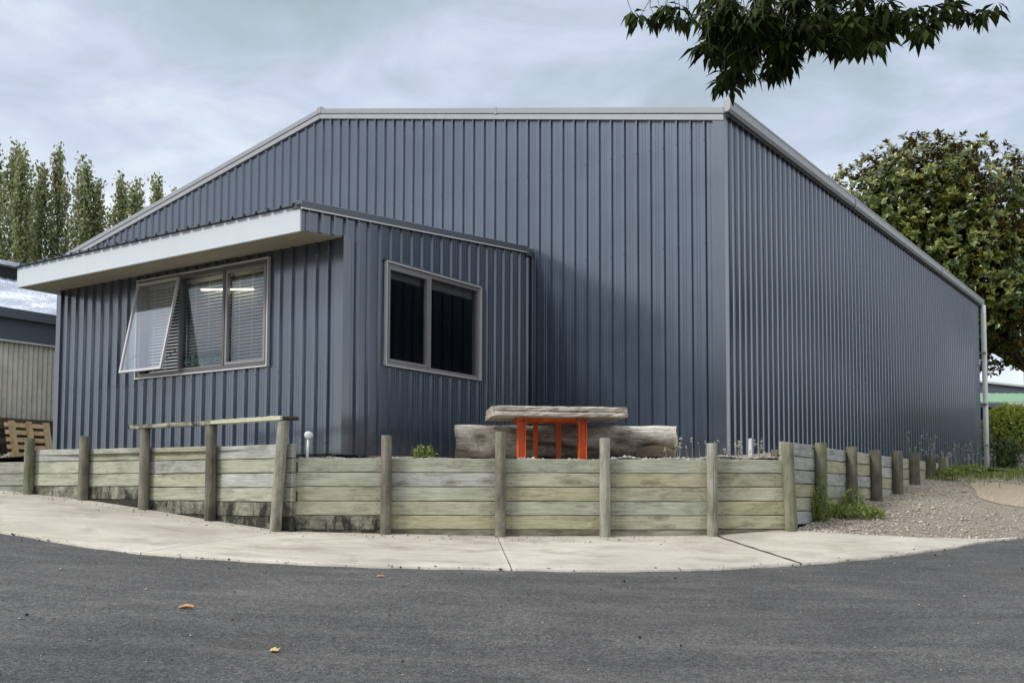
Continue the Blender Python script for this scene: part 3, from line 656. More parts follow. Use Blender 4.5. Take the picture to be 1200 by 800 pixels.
# awning sash hinged at the head
phi = math.asin(.235/1.17)
def SF(s,o,z):    # z measured down from hinge
    d = Z1-.035-z; return fr(s, .035+d*math.sin(phi)+o*math.cos(phi), Z1-.035-d*math.cos(phi)+o*math.sin(phi))
sash = frame_rect(SF, M2+.01,S1-.01,Z0+.02,Z1-.035,.027,-.012,.020).build('open_sash', M_rim, win)
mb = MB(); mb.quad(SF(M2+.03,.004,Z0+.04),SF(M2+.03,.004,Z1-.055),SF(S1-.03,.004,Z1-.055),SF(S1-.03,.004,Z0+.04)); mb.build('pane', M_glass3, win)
mb = MB(); mb.tube([fr(S1-.05,.0,Z0+.35),SF(S1-.035,-.01,Z0+.12)], .006, 6); mb.build('window_stay', M_alud, win); mb = MB(); mb.tube([fr(M2+.04,.0,Z0+.35),SF(M2+.03,-.01,Z0+.12)], .006, 6); mb.build('window_stay', M_alud, win)
# the Enquiries sign, a film on the inside of the middle pane
sg = MB(); sg.wbox(fr, M1+.03,M2-.03,-.022,-.019,Z0+.065,Z0+.235); sg.build('sign_film', M_sign, win)
cu = bpy.data.curves.new('lettering','FONT'); cu.body = 'Enquiries'; cu.size = .165; cu.extrude = .0008; cu.align_x = 'LEFT'; cu.offset = .0022
to = bpy.data.objects.new('lettering', cu); COL.objects.link(to); bpy.context.view_layer.update()
tm = bpy.data.meshes.new_from_object(to.evaluated_get(bpy.context.evaluated_depsgraph_get())); bpy.data.objects.remove(to)
tv = [v.co.copy() for v in tm.vertices]; tw = max(v.x for v in tv)
def sgn_pt(x, y, zz): return fr(M2-.175-x*(.55/tw), -.0165+zz, Z0+.105+y*.95)
mb = MB(); mb.v = [sgn_pt(v.x,v.y,v.z) for v in tv]; mb.f = [tuple(p.vertices) for p in tm.polygons]
mb.build('sign_lettering', M_letter, win)
mb = MB()
def arr(x0,y0,x1,y1,wd):
    d = Vector((x1-x0,y1-y0,0)).normalized(); p = Vector((-d.y,d.x,0))*wd/2
    pts = [(x0+p.x,y0+p.y),(x0-p.x,y0-p.y),(x1-p.x,y1-p.y),(x1+p.x,y1+p.y)]
    mb.poly([fr(M2-.05-x,-.0158,Z0+.15+y) for x, y in pts])
arr(0,0,.10,0,.016); arr(0,0,.045,.045,.016); arr(0,0,.045,-.045,.016); mb.build('sign_arrow', M_letter, win)
# right window: two lights, dark inside
fr = AR; T0,T1,Z0,Z1 = WRh
win2 = frame_rect(fr, T0-.010,T1+.010,Z0-.010,Z1+.010, .014,.012,.052).build('window', M_rim, ann); tag(win2, 'two-light window, dark behind the glass')
frame_rect(fr, T0+.011,T1-.011,Z0+.011,Z1-.011,.036,-.06,.024).build('window_frame', M_alu, win2)
mb = MB(); mb.wbox(fr, 1.447,1.492,-.05,.036,Z0+.03,Z1-.03); mb.build('mullion', M_alu, win2)
frame_rect(fr, T0+.048,1.446,Z0+.048,Z1-.048,.028,-.02,.030).build('sash_frame', M_alu, win2)
for a, b in ((T0+.08,1.415),(1.49,T1-.045)):
    mb = MB(); mb.quad(fr(b,-.008,Z0+.045),fr(b,-.008,Z1-.045),fr(a,-.008,Z1-.045),fr(a,-.008,Z0+.045)); mb.build('pane', M_glass2, win2)
    mb = MB(); mb.wbox(fr, a,b,-.12,-.07,Z1-.15,Z1-.05); mb.build('rolled_blind', M_alud, win2)
mb = MB(); mb.wbox(fr, T0-.02,T1+.02,.0,.045,Z1+.014,Z1+.030); mb.build('head_flashing', M_roof, win2)

# ================================================================ timber retaining wall
rw = empty('retaining_wall', (-.12,10.95,-.39), 'long low weathered timber retaining wall of stacked planks and round posts', 'retaining wall')
RWO = wloc(rw)
def plank(x0,y0,x1,y1,zc,h=.143,th=.045,mat=None, zb=None):
    d = Vector((x1-x0,y1-y0,0)); L = d.length
    mb = MB(); n = 6; j = lambda a=.002: rnd.uniform(-a,a)
    zt = [h/2+j() for _ in range(n+1)]; zb_ = [-h/2+j() for _ in range(n+1)]; ff = [j(.003) for _ in range(n+1)]
    vi = []
    for k in range(n+1):
        x = -L/2+L*k/n
        vi.append([mb.vert((x,-th/2+ff[k]+.004,zb_[k])),mb.vert((x,-th/2+ff[k],zb_[k]+.006)),mb.vert((x,-th/2+ff[k],zt[k]-.006)),mb.vert((x,-th/2+ff[k]+.004,zt[k])),mb.vert((x,th/2,zt[k])),mb.vert((x,th/2,zb_[k]))])
    for k in range(n):
        a, b = vi[k], vi[k+1]
        for i in range(6): i2 = (i+1)%6; mb.f.append((a[i],b[i],b[i2],a[i2]))
    mb.f.append(tuple(reversed(vi[0]))); mb.f.append(tuple(vi[-1]))
    me = mb.mesh('plank'); o = bpy.data.objects.new('plank', me); COL.objects.link(o); me.materials.append(mat or rnd.choice(M_plank))
    o.parent = rw; o.location = Vector(((x0+x1)/2+rnd.uniform(-.002,.002),(y0+y1)/2+rnd.uniform(-.003,.003),zc))-RWO
    o.rotation_euler = (rnd.uniform(-.012,.012),rnd.uniform(-.0012,.0012),math.atan2(d.y,d.x)); return o
def post(x,y,zt,r=.056,zb=None,mat=None,lean=(0,0)):
    zb = gzz(x,y)-.15 if zb is None else zb
    mb = MB(); n = 8; L = zt-zb; rr_ = []; pts = []; 
    for k in range(n+1):
        f = k/n; pts.append((lean[0]*(f-1)+rnd.uniform(-.0015,.0015), lean[1]*(f-1), L*f)); rr_.append(r*(1.03-.06*f)*(1+rnd.uniform(-.015,.015)))
    pts.append((pts[-1][0],pts[-1][1],L+.004)); rr_.append(r*.93)
    mb.tube(pts, rr_, 16)
    me = mb.mesh('post', smooth=True); o = bpy.data.objects.new('post', me); COL.objects.link(o); me.materials.append(mat or rnd.choice(M_post[:2]))
    o.parent = rw; o.location = Vector((x,y,zb))-RWO; o.rotation_euler = (0,0,rnd.uniform(0,6))
    if lean != (0,0): o.rotation_euler = (0,0,0)
    return o
nail_spots = []
TH = .0735
def bay(p, q, ztop, nrows, off, pitch=.148, mats=None, ext=(0,0)):
    d = np.array(q)-np.array(p); L = np.hypot(*d); d /= L; nrm = np.array([-d[1],d[0]])
    a = np.array(p)+nrm*off-d*ext[0]; b = np.array(q)+nrm*off+d*ext[1]
    for k in range(nrows):
        zc = ztop-pitch*(k+.5)
        m = mats(k) if mats else None
        for e_ in (a+d*.10, b-d*.10):
            for dz in (-.04,.04): nail_spots.append((*(e_-nrm*.0245+nr.normal(0,.004,2)*abs(d)), zc+dz+rnd.uniform(-.008,.008)))
        plank(a[0]+d[0]*.003,a[1]+d[1]*.003,b[0]-d[0]*.003,b[1]-d[1]*.003, zc, mat=m)
OFF = .056+.024
# left wing
tops = [.598,.590,.580,.572]
for i in range(4):
    def mats(k, i=i):
        if k <= 2: return rnd.choice([M_plankgrey,M_plank[1],M_plank[1]]) if i < 2 else rnd.choice([M_plank[1],M_plank[0],M_plankgrey])
        if i == 0: return M_mould
        if k == 3: return M_mould if i < 2 else M_plank[1]
        if k == 4: return M_mould2 if i < 2 else M_mould
        return M_mould2
    bay(LW[i], LW[i+1], tops[i], [4,5,6,7][i], OFF, .150, mats, ext=(0,.09 if i == 3 else 0))
bay((-9.3,14.78), LW[0], .455, 3, OFF, .150, lambda k: M_plankgrey)
# front run
for i in range(5):
    def mats(k, i=i):
        if k == 5: return M_mould2 if i == 0 else M_dirt
        if k == 4: return M_mould if i == 0 else rnd.choice([M_plank[2],M_plank[0]])
        if k == 0: return M_plank[1]
        if k == 1 and i == 1: return M_plankgrey
        return rnd.choice([M_plank[0],M_plank[0],M_plank[2],M_plank[1]])
    p, q_ = FW[i], FW[i+1]
    z = [.428,.430,.432,.432,.440][i]
    bay(p, q_, z, 6, OFF+(.004 if i%2 else 0), .148, mats, ext=(-.02,0))
# right wing steps up the slope
for i in range(7):
    n = [6,6,5,5,4,3,2][i]
    def mats(k, i=i): return rnd.choice([M_plankgrey,M_plankgrey,M_plank[0],M_plank[2]]) if i < 5 else rnd.choice([M_plank[0],M_plank[2]])
    bay(RW[i], RW[i+1], [.640,.628,.625,.620,.622,.622,.622][i], n, OFF, .150, mats, ext=(-.04 if i == 0 else 0,0))
pm = M_post
for (x,y),zt,m in zip(LW[:4],(.735,.735,.79,.80),(2,0,0,0)): post(x,y,zt,.060,mat=pm[m])
post(-2.35,10.8,.80,.060,mat=pm[1],lean=(.075,0))
post(-6.9,13.4,.60,.06,mat=pm[2])
for (x,y),zt,m in zip(FW[1:5],(.66,.705,.645,.600),(0,0,1,1)): post(x,y,zt,.056,mat=pm[m])
post(2.93,11.2,.612,.066,mat=pm[2],lean=(-.04,0))
post(2.86,11.42,.55,.05,zb=.1,mat=pm[0])
for (x,y),zt,m in zip(RW[1:],(.66,.665,.67,.70,.705,.71,.71),(2,0,0,0,0,0,1)): post(x,y,zt,.070 if x < 4.5 else .078,mat=pm[m])
mb = MB()
for (x,y,z) in nail_spots:
    for i in range(6): pass
    n0 = len(mb.v); mb.v += [(x+.0055*math.cos(q)*.9, y-.0015, z+.0055*math.sin(q)) for q in np.linspace(0,2*math.pi,6,endpoint=False)]; mb.f.append(tuple(range(n0+5,n0-1,-1)))
mb.build('nail_heads', M_black, rw, kind='stuff')
# packers and steel brackets where the left wing meets the front run
for z in (.33,.03):
    mb = MB(); mb.box(-2.235,-2.205,10.86,10.885,z-.05,z+.05); mb.build('bracket', M_oldtim, rw)
# flat rail laid on the left wing posts
def rail_seg(p, q_, mat):
    d = Vector(q_)-Vector(p); L = d.length; mb = MB(); n = 16
    for k in range(n):
        x0, x1 = -L/2+L*k/n, -L/2+L*(k+1)/n
    vi = []
    for k in range(n+1):
        x = -L/2+L*k/n; a = rnd.uniform(-.004,.005); b_ = rnd.uniform(-.003,.002)
        vi.append([mb.vert((x,-.065+b_,-.02)),mb.vert((x,-.065+b_,.02+a)),mb.vert((x,.065,.02+a)),mb.vert((x,.065,-.02))])
    for k in range(n):
        for i in range(4): i2 = (i+1)%4; mb.f.append((vi[k][i],vi[k+1][i],vi[k+1][i2],vi[k][i2]))
    mb.f.append(tuple(reversed(vi[0]))); mb.f.append(tuple(vi[-1]))
    me = mb.mesh('rail'); me.materials.append(mat); o = bpy.data.objects.new('rail', me); COL.objects.link(o); o.parent = rw
    o.location = (Vector(p)+Vector(q_))/2-RWO; o.rotation_euler = (0,-math.asin(d.z/L),math.atan2(d.y,d.x)); return o
rail_seg((-4.36,12.07,.815),(-3.22,11.38,.822), M_rail)
rail_seg((-3.215,11.376,.826),(-2.33,10.78,.832), mk_wood('pale_rail', [(.30,.30,.18),(.48,.48,.33),(.60,.60,.46),(.68,.68,.56)], grain=.5, knots=.1))
mb = MB(); mb.box(-2.37,-2.20,10.75,10.87,.812,.85); o = mb.build('rail_end', M_mould2, rw, org=(-2.28,10.81,.83)); bevel(o,.01)

# ================================================================ table, log, small things on the pad
tb = None
tb = empty('picnic_table', (.42,11.75,.45), 'rough bleached slab table on an orange painted steel frame', 'table')
def slab(name, x0,x1,y0,y1,z0,z1, mat, parent, jig=.008, taper=0):
    cx,cy,cz = (x0+x1)/2,(y0+y1)/2,(z0+z1)/2; mb = MB(); n = 22; vi = []
    for k in range(n+1):
        f = k/n; x = x0+(x1-x0)*f; e = (.02 if k in (0,n) else 0); a = lambda: rnd.uniform(-jig,jig); hz_ = (z1-z0)/2
        tp = 1-taper*f
        ring = [(y0+.012+a(),-hz_),(y0+e+a(),-hz_*.6),(y0+e+a(),hz_*.5),(y0+.014+a(),hz_+a()*.4),(y1-.014,hz_+a()*.4),(y1+a(),hz_*.5),(y1+a(),-hz_*.6),(y1-.012,-hz_)]
        vi.append([mb.vert((x, yy, cz+zz*tp)) for yy, zz in ring])
    m_ = len(vi[0])
    for k in range(n):
        for i in range(m_): i2 = (i+1)%m_; mb.f.append((vi[k][i],vi[k+1][i],vi[k+1][i2],vi[k][i2]))
    mb.f.append(tuple(reversed(vi[0]))); mb.f.append(tuple(vi[-1]))
    return mb.build(name, mat, parent, org=(cx,cy,cz))
slab('tabletop_board', -.255,1.235,11.42,12.16,.962,1.020, M_slab, tb)
slab('tabletop_board', -.262,1.240,11.415,12.15,.906,.959, M_slab, tb, taper=.15)
def hbeam(x,y,z0,z1,w_=.09,d_=.10):
    mb = MB(); t_ = .009
    mb.box(x-w_/2,x-w_/2+t_,y-d_/2,y+d_/2,z0,z1); mb.box(x+w_/2-t_,x+w_/2,y-d_/2,y+d_/2,z0,z1); mb.box(x-w_/2+t_,x+w_/2-t_,y-.004,y+.004,z0,z1); return mb
for x in (.085,.765):
    bevel(hbeam(x,11.62,.40,.882,.088,.10).build('leg', M_orange, tb), .002)
for x in (.30,.565):
    mb = MB(); mb.box(x-.026,x+.026,12.0,12.008,.40,.90); mb.box(x-.026,x-.018,12.008,12.05,.40,.90); mb.build('leg', M_orange, tb)
mb = MB(); mb.box(.03,.83,11.64,11.70,.872,.915); mb.box(.03,.83,11.98,12.04,.872,.915); mb.build('top_rail', M_orange, tb)
for x in (.09,.76):
    mb = MB(); mb.box(x-.06,x+.06,11.56,12.06,.885,.903); mb.build('cross_rail', M_orange, tb)
mb = MB()
for x in (.02,.135,.70,.82): mb = MB(); mb.box(x-.012,x+.012,11.552,11.562,.855,.879); mb.build('bolt', M_screw, tb)
tb.rotation_euler = (0,0,math.radians(7))
# the split log bench behind
lg = empty('log_bench', (.63,12.35,.46), 'long bleached split log bench lying behind the slab table', 'log')
def log_mesh():
    n = 48; m_ = 20; mb = MB(); vi = []; x0, x1 = -.655, 1.905
    for k in range(n+1):
        f = k/n; x = x0+(x1-x0)*f; rx = .225*(1+.05*math.sin(5*f+1)+.04*math.sin(13*f)); ring = []
        for i in range(m_):
            a = 2*math.pi*i/m_; yy = rx*math.cos(a)*1.05; zz = rx*math.sin(a)
            dent = .018*math.sin(3*a+7*f)+.014*math.sin(5*a-11*f+2)+.01*math.sin(9*a+23*f)+rnd.uniform(-.003,.003)
            # hollow knot pockets on the near side
            for fx, fa, w1, dp2 in ((.60,4.1,.12,.04),(.22,4.0,.07,.035),(.88,3.9,.05,.03),(.12,3.55,.035,.05),(.33,3.35,.05,.06),(.45,3.9,.09,.09),(.75,3.4,.035,.045)):
                dent -= 1.6*dp2*math.exp(-((f-fx)/w1)**2-((a-fa)/.35)**2)
            s_ = 1+dent/rx; zz = min(zz*s_, .118+.004*math.sin(30*f)); ring.append(mb.vert((x+.012*math.sin(4*a)*(k in (0,n)), yy*s_, zz)))
        vi.append(ring)
    for k in range(n):
        for i in range(m_): i2 = (i+1)%m_; mb.f.append((vi[k][i],vi[k+1][i],vi[k+1][i2],vi[k][i2]))
    return mb, vi
mb, vi = log_mesh(); mb.f.append(tuple(reversed(vi[0]))); mb.f.append(tuple(vi[-1]))
for i, v in enumerate(mb.v): mb.v[i] = (v[0],v[1]+12.35,v[2]*1.1+.733)
o = mb.build('log', M_log, lg, True, org=(.63,12.35,.70)); 
# the rounded sawn wedge at its right end
mb = MB(); m_ = 18; pts = [(1.42+.46*(1-math.cos(math.pi*i/(m_-1)))/2, .50+.135*math.sin(math.pi*i/(m_-1))**.8) for i in range(m_)]
f1 = [mb.vert((x,12.085,z)) for x, z in pts]; f2 = [mb.vert((x,12.25,z)) for x, z in pts]
mb.f.append(tuple(f1)); mb.f.append(tuple(reversed(f2)))
for i in range(m_): j = (i+1)%m_; mb.f.append((f1[i],f2[i],f2[j],f1[j]))
mb.build('sawn_face', M_end, lg, org=(1.65,12.1,.5))
# vent pipe
vp_ = empty('vent_pipe', (-2.165,11.15,.42), 'thin white plastic vent pipe with a round cap beside the leaning rail post', 'pipe')
mb = MB(); mb.tube([(-2.172,11.15,.36),(-2.158,11.15,.66)], .014, 10); mb.build('pipe', M_pvc, vp_, True)
mb = MB(); mb.tube([(-2.155,11.09,.675),(-2.155,11.10,.678),(-2.15,11.18,.678)], [.030,.040,.040], 14); mb.build('cap', M_pvc, vp_, True)
st = empty('marker_stake', (2.72,12.0,.45), 'short thin white stake standing in the gravel near the shed corner', 'stake')
mb = MB(); mb.hexa([(2.70,12.0,.4),(2.735,12.0,.4),(2.735,12.02,.4),(2.70,12.02,.4),(2.70,12.0,.705),(2.735,12.0,.715),(2.735,12.02,.715),(2.70,12.02,.705)]); mb.build('stake_board', M_pvc, st)

# ================================================================ stones and litter
ICO = np.array([(0,0,1),(.9,0,.3),(.28,.85,.3),(-.73,.53,.3),(-.73,-.53,.3),(.28,-.85,.3),(0,0,-.6)])
ICF = np.array([(0,1,2),(0,2,3),(0,3,4),(0,4,5),(0,5,1),(6,2,1),(6,3,2),(6,4,3),(6,5,4),(6,1,5)])
def stones(name, P, size, mat, **kw):
    n = len(P); P = np.asarray(P); size = np.asarray(size); a = nr.uniform(0,6.28,n); c, s = np.cos(a), np.sin(a)
    V = ICO[None]*(1+nr.uniform(-.28,.28,(n,7,3))); V = V*np.stack([size*nr.uniform(.7,1.4,n),size*nr.uniform(.6,1.1,n),size*nr.uniform(.4,.8,n)],1)[:,None]
    X = V[...,0]*c[:,None]-V[...,1]*s[:,None]; Y = V[...,0]*s[:,None]+V[...,1]*c[:,None]
    V = np.stack([X,Y,V[...,2]],-1)+P[:,None]; F = (ICF[None]+(np.arange(n)*7)[:,None,None]).reshape(-1,3)
    return np_mesh(name, V.reshape(-1,3), F, mat, tint=np.repeat(nr.uniform(0,1,n),7), kind='stuff', **kw)
# gravel yard stones
n = 22000; u = nr.uniform(0,1,n)**1.25; v = nr.uniform(0,1,n); gi_ = np.clip((u*118).astype(int),0,118); fr_ = (u*118-gi_)[:,None]
A_ = gin[gi_]*(1-fr_)+gin[gi_+1]*fr_; B_ = gout[gi_]*(1-fr_)+gout[gi_+1]*fr_; Pxy = A_*(1-v[:,None])+B_*v[:,None]
keep = np.hypot(((Pxy-ctr)@ax1)/2.3, ((Pxy-ctr)@ax2)/1.65) > nr.uniform(.60,1.2,len(Pxy)); Pxy = Pxy[keep]
sz = np.clip(nr.lognormal(math.log(.0078),.55,len(Pxy)),.004,.045)
stones('gravel_stones', np.c_[Pxy,gz(Pxy[:,0],Pxy[:,1])-.008], sz, M_stone, label='loose pale gravel and stone chips lying on the yard right of the timber wall', cat='gravel')
# stones heaped along the top of the front run
n = 2600; u = nr.uniform(0,1,n); P = resample(FW,200); k = (u*198).astype(int); XY = P[k]+nr.uniform(0,1,(n,2))*np.array([.02,.5])+np.array([0,.12])
hgt = .41+.045*np.clip((XY[:,0]-.2)/2.5,0,1)+.02*np.sin(XY[:,0]*9)*np.sin(XY[:,0]*3.1+1)+.04*np.clip(XY[:,1]-11.2,0,1)
stones('pad_stones', np.c_[XY,hgt], np.clip(nr.lognormal(math.log(.020),.35,n),.01,.045), M_stoneg, label='grey stones heaped along the top edge of the front timber wall', cat='gravel')
# chips and debris on the road edge and concrete
n = 620; k = nr.randint(20,240,n); XY = E_[k]+np.c_[nr.normal(0,.12,n),np.abs(nr.normal(0,.10,n))-.06]
stones('edge_chips', np.c_[XY,gz(XY[:,0],XY[:,1])+.010], np.clip(nr.lognormal(math.log(.0075),.4,n),.004,.02), M_chip, label='dark bitumen chips scattered along the edge of the concrete path', cat='chips')
n = 900; XY = np.c_[nr.uniform(-5,6,n),nr.uniform(4.2,10.4,n)]
stones('road_grit', np.c_[XY,gz(XY[:,0],XY[:,1])+.001], np.clip(nr.lognormal(math.log(.0042),.45,n),.002,.012), M_stone, label='fine pale grit scattered over the asphalt', cat='grit')
n = 420; XY = np.c_[nr.uniform(-5,6,n),nr.uniform(4.2,10.4,n)]
stones('road_chips', np.c_[XY,gz(XY[:,0],XY[:,1])+.001], np.clip(nr.lognormal(math.log(.0055),.5,n),.003,.016), M_chip, label='small black bitumen chips lying loose on the asphalt', cat='chips')
n = 500; k = nr.randint(60,330,n); XY = inner[k]+np.c_[nr.normal(0,.1,n),-np.abs(nr.normal(0,.22,n))-.06]
stones('path_debris', np.c_[XY,gz(XY[:,0],XY[:,1])+.014], np.clip(nr.lognormal(math.log(.006),.4,n),.003,.016), M_chip, label='small dark debris on the concrete along the foot of the timber wall', cat='debris')
def litter(name, x, y, pts, mat, label):
    z = gzz(x,y)+.004; mb = MB(); n = len(pts)
    mb.v = [(x+a,y+b,z+c) for a,b,c in pts]+[(x+a,y+b,z+c-.0035) for a,b,c in pts]; mb.f = [tuple(range(n)),tuple(reversed(range(n,2*n)))]+[(i,(i+1)%n,(i+1)%n+n,i+n) for i in range(n)]
    return mb.build(name, mat, org=(x,y,z), label=label, cat='leaf')
litter('dry_leaf', -2.01,6.56, [(-.045,-.012,0),(0,-.018,.012),(.05,-.008,.004),(.047,.01,.012),(0,.016,.022),(-.045,.012,.006)], M_stick, 'curled brown strip of dry leaf lying on the asphalt at left')
litter('dry_leaf', -1.26,5.67, [(-.026,-.01,0),(-.008,-.028,.006),(.02,-.02,.002),(.03,.006,.014),(.01,.016,.006),(-.004,.03,.015),(-.022,.014,.008)], M_yleaf, 'small crumpled yellow leaf lying alone on the asphalt near the bottom of the photo')
litter('dry_leaf', -.98,7.9, [(-.03,-.01,0),(0,-.016,.006),(.034,-.004,.003),(.02,.012,.01),(-.018,.014,.008)], M_stick, 'tiny pale brown leaf on the asphalt just below the concrete edge')
litter('dry_leaf', 7.0,14.15, [(-.09,-.03,0),(0,-.05,.012),(.10,0,.006),(.08,.03,.02),(-.05,.03,.01)], M_oldtim, 'dark flat bark scrap lying on the gravel below the sandy patch')

# ================================================================ vegetation
def leaf_batch(P, D, N, L, W, fold=.0, seg=2):
    """P base points, D unit directions, N side vectors, L lengths, W half widths: pointed leaves of 2*seg quads-ish (6 verts)"""
    n = len(P); D = D/np.linalg.norm(D,axis=1)[:,None]; S = np.cross(D,N); S /= (np.linalg.norm(S,axis=1)[:,None]+1e-9); U = np.cross(S,D)
    L = L[:,None]; W = W[:,None]
    b = P; m1 = P+D*L*.45+U*L*.05; tip = P+D*L-U*L*fold
    V = np.stack([b, m1+S*W, m1-S*W, tip, m1-U*W*.35],1)           # base, left, right, tip, midrib
    F = np.array([(0,1,4),(0,4,2),(1,3,4),(4,3,2)]); F = (F[None]+(np.arange(n)*5)[:,None,None]).reshape(-1,3)
    return V.reshape(-1,3), F
def unit(n):
    v = nr.normal(0,1,(n,3)); return v/np.linalg.norm(v,axis=1)[:,None]

# ---- poplars beyond the roofs
def poplar_mesh(H, seed, wd):
    r_ = np.random.RandomState(seed); P = []; wood = MB(); wood.tube([(0,0,0),(.05,0,H*.5),(0,.05,H*.93)], [.26,.14,.02], 7)
    nb = 54
    for b in range(nb):
        z0 = H*(.04+.86*(b/nb)); a = r_.uniform(0,6.28); ln = min(H-z0, H*r_.uniform(.14,.26)*(1.15-.45*b/nb)); reach = wd*r_.uniform(.4,1.0)*(math.sin(math.pi*min(1,.16+.82*(b/nb)))**.8)
        p0 = np.array([0,0,z0]); k = 5; pts = []
        for i in range(k):
            f = i/(k-1); rr2 = reach*(1-(1-f)**1.8); pts.append(p0+np.array([math.cos(a)*rr2,math.sin(a)*rr2,ln*f*1.0]))
        wood.tube(pts, [.05,.04,.03,.018,.006], 4, False)
        m = int(95+70*reach/wd)
        f = r_.uniform(.12,1.05,m); idx = np.clip(f*(k-1),0,k-1.001); i0 = idx.astype(int); w_ = (idx-i0)[:,None]; pts = np.array(pts)
        P.append(pts[i0]*(1-w_)+pts[i0+1]*w_+r_.normal(0,.17,(m,3))*np.array([1,1,1.5]))
    P = np.concatenate(P); n = len(P); D = r_.normal(0,1,(n,3))+np.array([0,0,.8]); N = r_.normal(0,1,(n,3))
    V, F = leaf_batch(P, D, N, r_.uniform(.16,.32,n), r_.uniform(.06,.12,n))
    return wood, V, F, np.repeat(np.clip(r_.normal(.5,.28,n),0,1),5)
pop = []
for k, (H, wd) in enumerate(((20,1.35),(20,1.1),(20,1.55))):
    wood, V, F, T = poplar_mesh(H, 100+k, wd); cm_ = np_mesh('crown', V, F, L_poplar, tint=T); me = cm_.data; bpy.data.objects.remove(cm_)
    wm = wood.mesh('trunk'); wm.materials.append(M_bark); pop.append((me, wm))
tops_px = [(-46,176),(-20,170),(4,172),(17,180),(41,198),(64,176),(90,188),(108,216),(134,208),(154,214),(175,211),(196,228),(214,240),(232,252)]
POPW = ['leftmost poplar, tall and cut by the left edge of the photo','second tall poplar from the left edge of the photo, open and leafy','shorter poplar in the gap between the two tallest left-hand ones','widest and fullest poplar, with a double top, in the left of the row','slender poplar leaning slightly, right of the fullest one','short poplar just right of the slender leaning one','broad bushy poplar in the right half of the row','narrow poplar between the broad bushy one and the last ones','small pointed poplar standing free, second last before the roof slope','last tiny poplar tip peeping over the sloping shed roof']
pi2 = 0
for k, (px, py) in enumerate(tops_px):
    Y = 76+3*math.sin(k*1.7); X = (px-600)/1234.4*Y*1.003; Ht = (585.6-py)/1234.4*Y*1.005-.6
    if px > 205 or px < -30: continue
    me, wm = pop[k%3] if k not in (5,8) else pop[2]
    vis = px > 0
    if vis: lab = POPW[pi2]; pi2 += 1
    else: lab = 'tall poplar continuing the row beyond the left edge of the photo'
    t_ = empty('poplar_tree', (X,Y,.7), lab, 'poplar tree', 'row of tall poplars beyond the roofs')
    t_.scale = (.95+.1*math.sin(k),1,Ht/20); t_.rotation_euler = (0,.012*math.sin(k*2.1),k*1.3)
    c_ = bpy.data.objects.new('crown', me); COL.objects.link(c_); c_.parent = t_
    w_ = bpy.data.objects.new('trunk', wm); COL.objects.link(w_); w_.parent = t_

# ---- big glossy broadleaf tree behind the far end of the shed
def limb_tree(name, base, H, blobs, mat, nros, Lf, Wf, label, cat, per=11, surf=.82, trunk_r=.22, droop=0.):
    t_ = empty(name, base, label, cat); b = np.array(base,float)
    mb = MB(); top = np.array([base[0],base[1],base[2]+H*.38]); mb.tube([base, (base[0]+.05,base[1],base[2]+H*.2), tuple(top)], [trunk_r,trunk_r*.8,trunk_r*.65], 10)
    for (c, r) in blobs:
        c = np.array(c); mid = (top+c)/2+np.array([0,0,-.1*r]); mb.tube([tuple(top-np.array([0,0,.2])),tuple(mid),tuple(c)], [trunk_r*.45,trunk_r*.28,.03], 6, False)
        for _ in range(7):
            e = c+unit(1)[0]*r*.85; m2 = (c+e)/2+nr.normal(0,.08*r,3); mb.tube([tuple((mid+c)/2),tuple(m2),tuple(e)], [trunk_r*.18,.03,.01], 5, False)
    mb.build('trunk', M_bark, t_, True)
    P = []; O = []
    vol = np.array([r**2 for _, r in blobs]); cnt = (nros*vol/vol.sum()).astype(int)
    for (c, r), m in zip(blobs, cnt):
        d = unit(m); rad = r*(surf+(1.06-surf)*nr.uniform(0,1,m)**.7); inn = nr.uniform(0,1,m) < .28; rad[inn] = r*nr.uniform(.25,.85,inn.sum())
        lump = 1+.10*np.sin(d[:,0]*7+c[0])*np.sin(d[:,2]*6+d[:,1]*5+c[1])
        P.append(np.array(c)+d*(rad*lump)[:,None]); O.append(d)
    P = np.concatenate(P); O = np.concatenate(O); n = len(P)
    O = O+np.array([0,0,.55-droop])+nr.normal(0,.35,(n,3)); O /= np.linalg.norm(O,axis=1)[:,None]
    base_t = np.clip(nr.normal(.56,.24,n)+.12*O[:,2],0,1)
    Pb = np.repeat(P,per,0); Ob = np.repeat(O,per,0); R = unit(n*per); R -= Ob*(R*Ob).sum(1)[:,None]; R /= np.linalg.norm(R,axis=1)[:,None]+1e-9
    D = R*nr.uniform(.7,1.1,(n*per,1))+Ob*nr.uniform(.1,.9,(n*per,1))+np.array([0,0,-droop]); Pb = Pb-Ob*nr.uniform(0,Lf*.9,(n*per,1))
    V, F = leaf_batch(Pb, D, Ob, Lf*nr.uniform(.7,1.2,n*per), Wf*nr.uniform(.75,1.2,n*per), fold=.08)
    T = np.clip(np.repeat(np.repeat(base_t,per)+nr.normal(0,.12,n*per),5),0,1)
    o = np_mesh('crown', V-b, F, mat, t_, tint=T); return t_
MB_ = [((10.4,29.6,8.1),1.7),((11.6,29.4,8.6),1.75),((13.0,29.3,8.5),1.7),((14.3,29.6,7.7),1.6),((12.2,28.9,6.7),1.9),((13.6,28.9,5.9),1.75),((10.9,29.6,6.8),1.5),((14.6,29.2,6.2),1.4),((12.6,30.2,5.2),1.5),((14.0,30.4,4.9),1.1),((12.5,29.8,9.35),.95),((9.6,29.8,7.5),1.1),((11.0,29.6,9.3),.7),((15.6,29.6,7.0),1.2)]
limb_tree('broadleaf_tree', (15.0,30.4,.75), 8.5, MB_, L_magn, 7000, .17,.044, 'big round glossy broadleaf tree with bronze leaf undersides behind the shed end', 'tree', per=10)
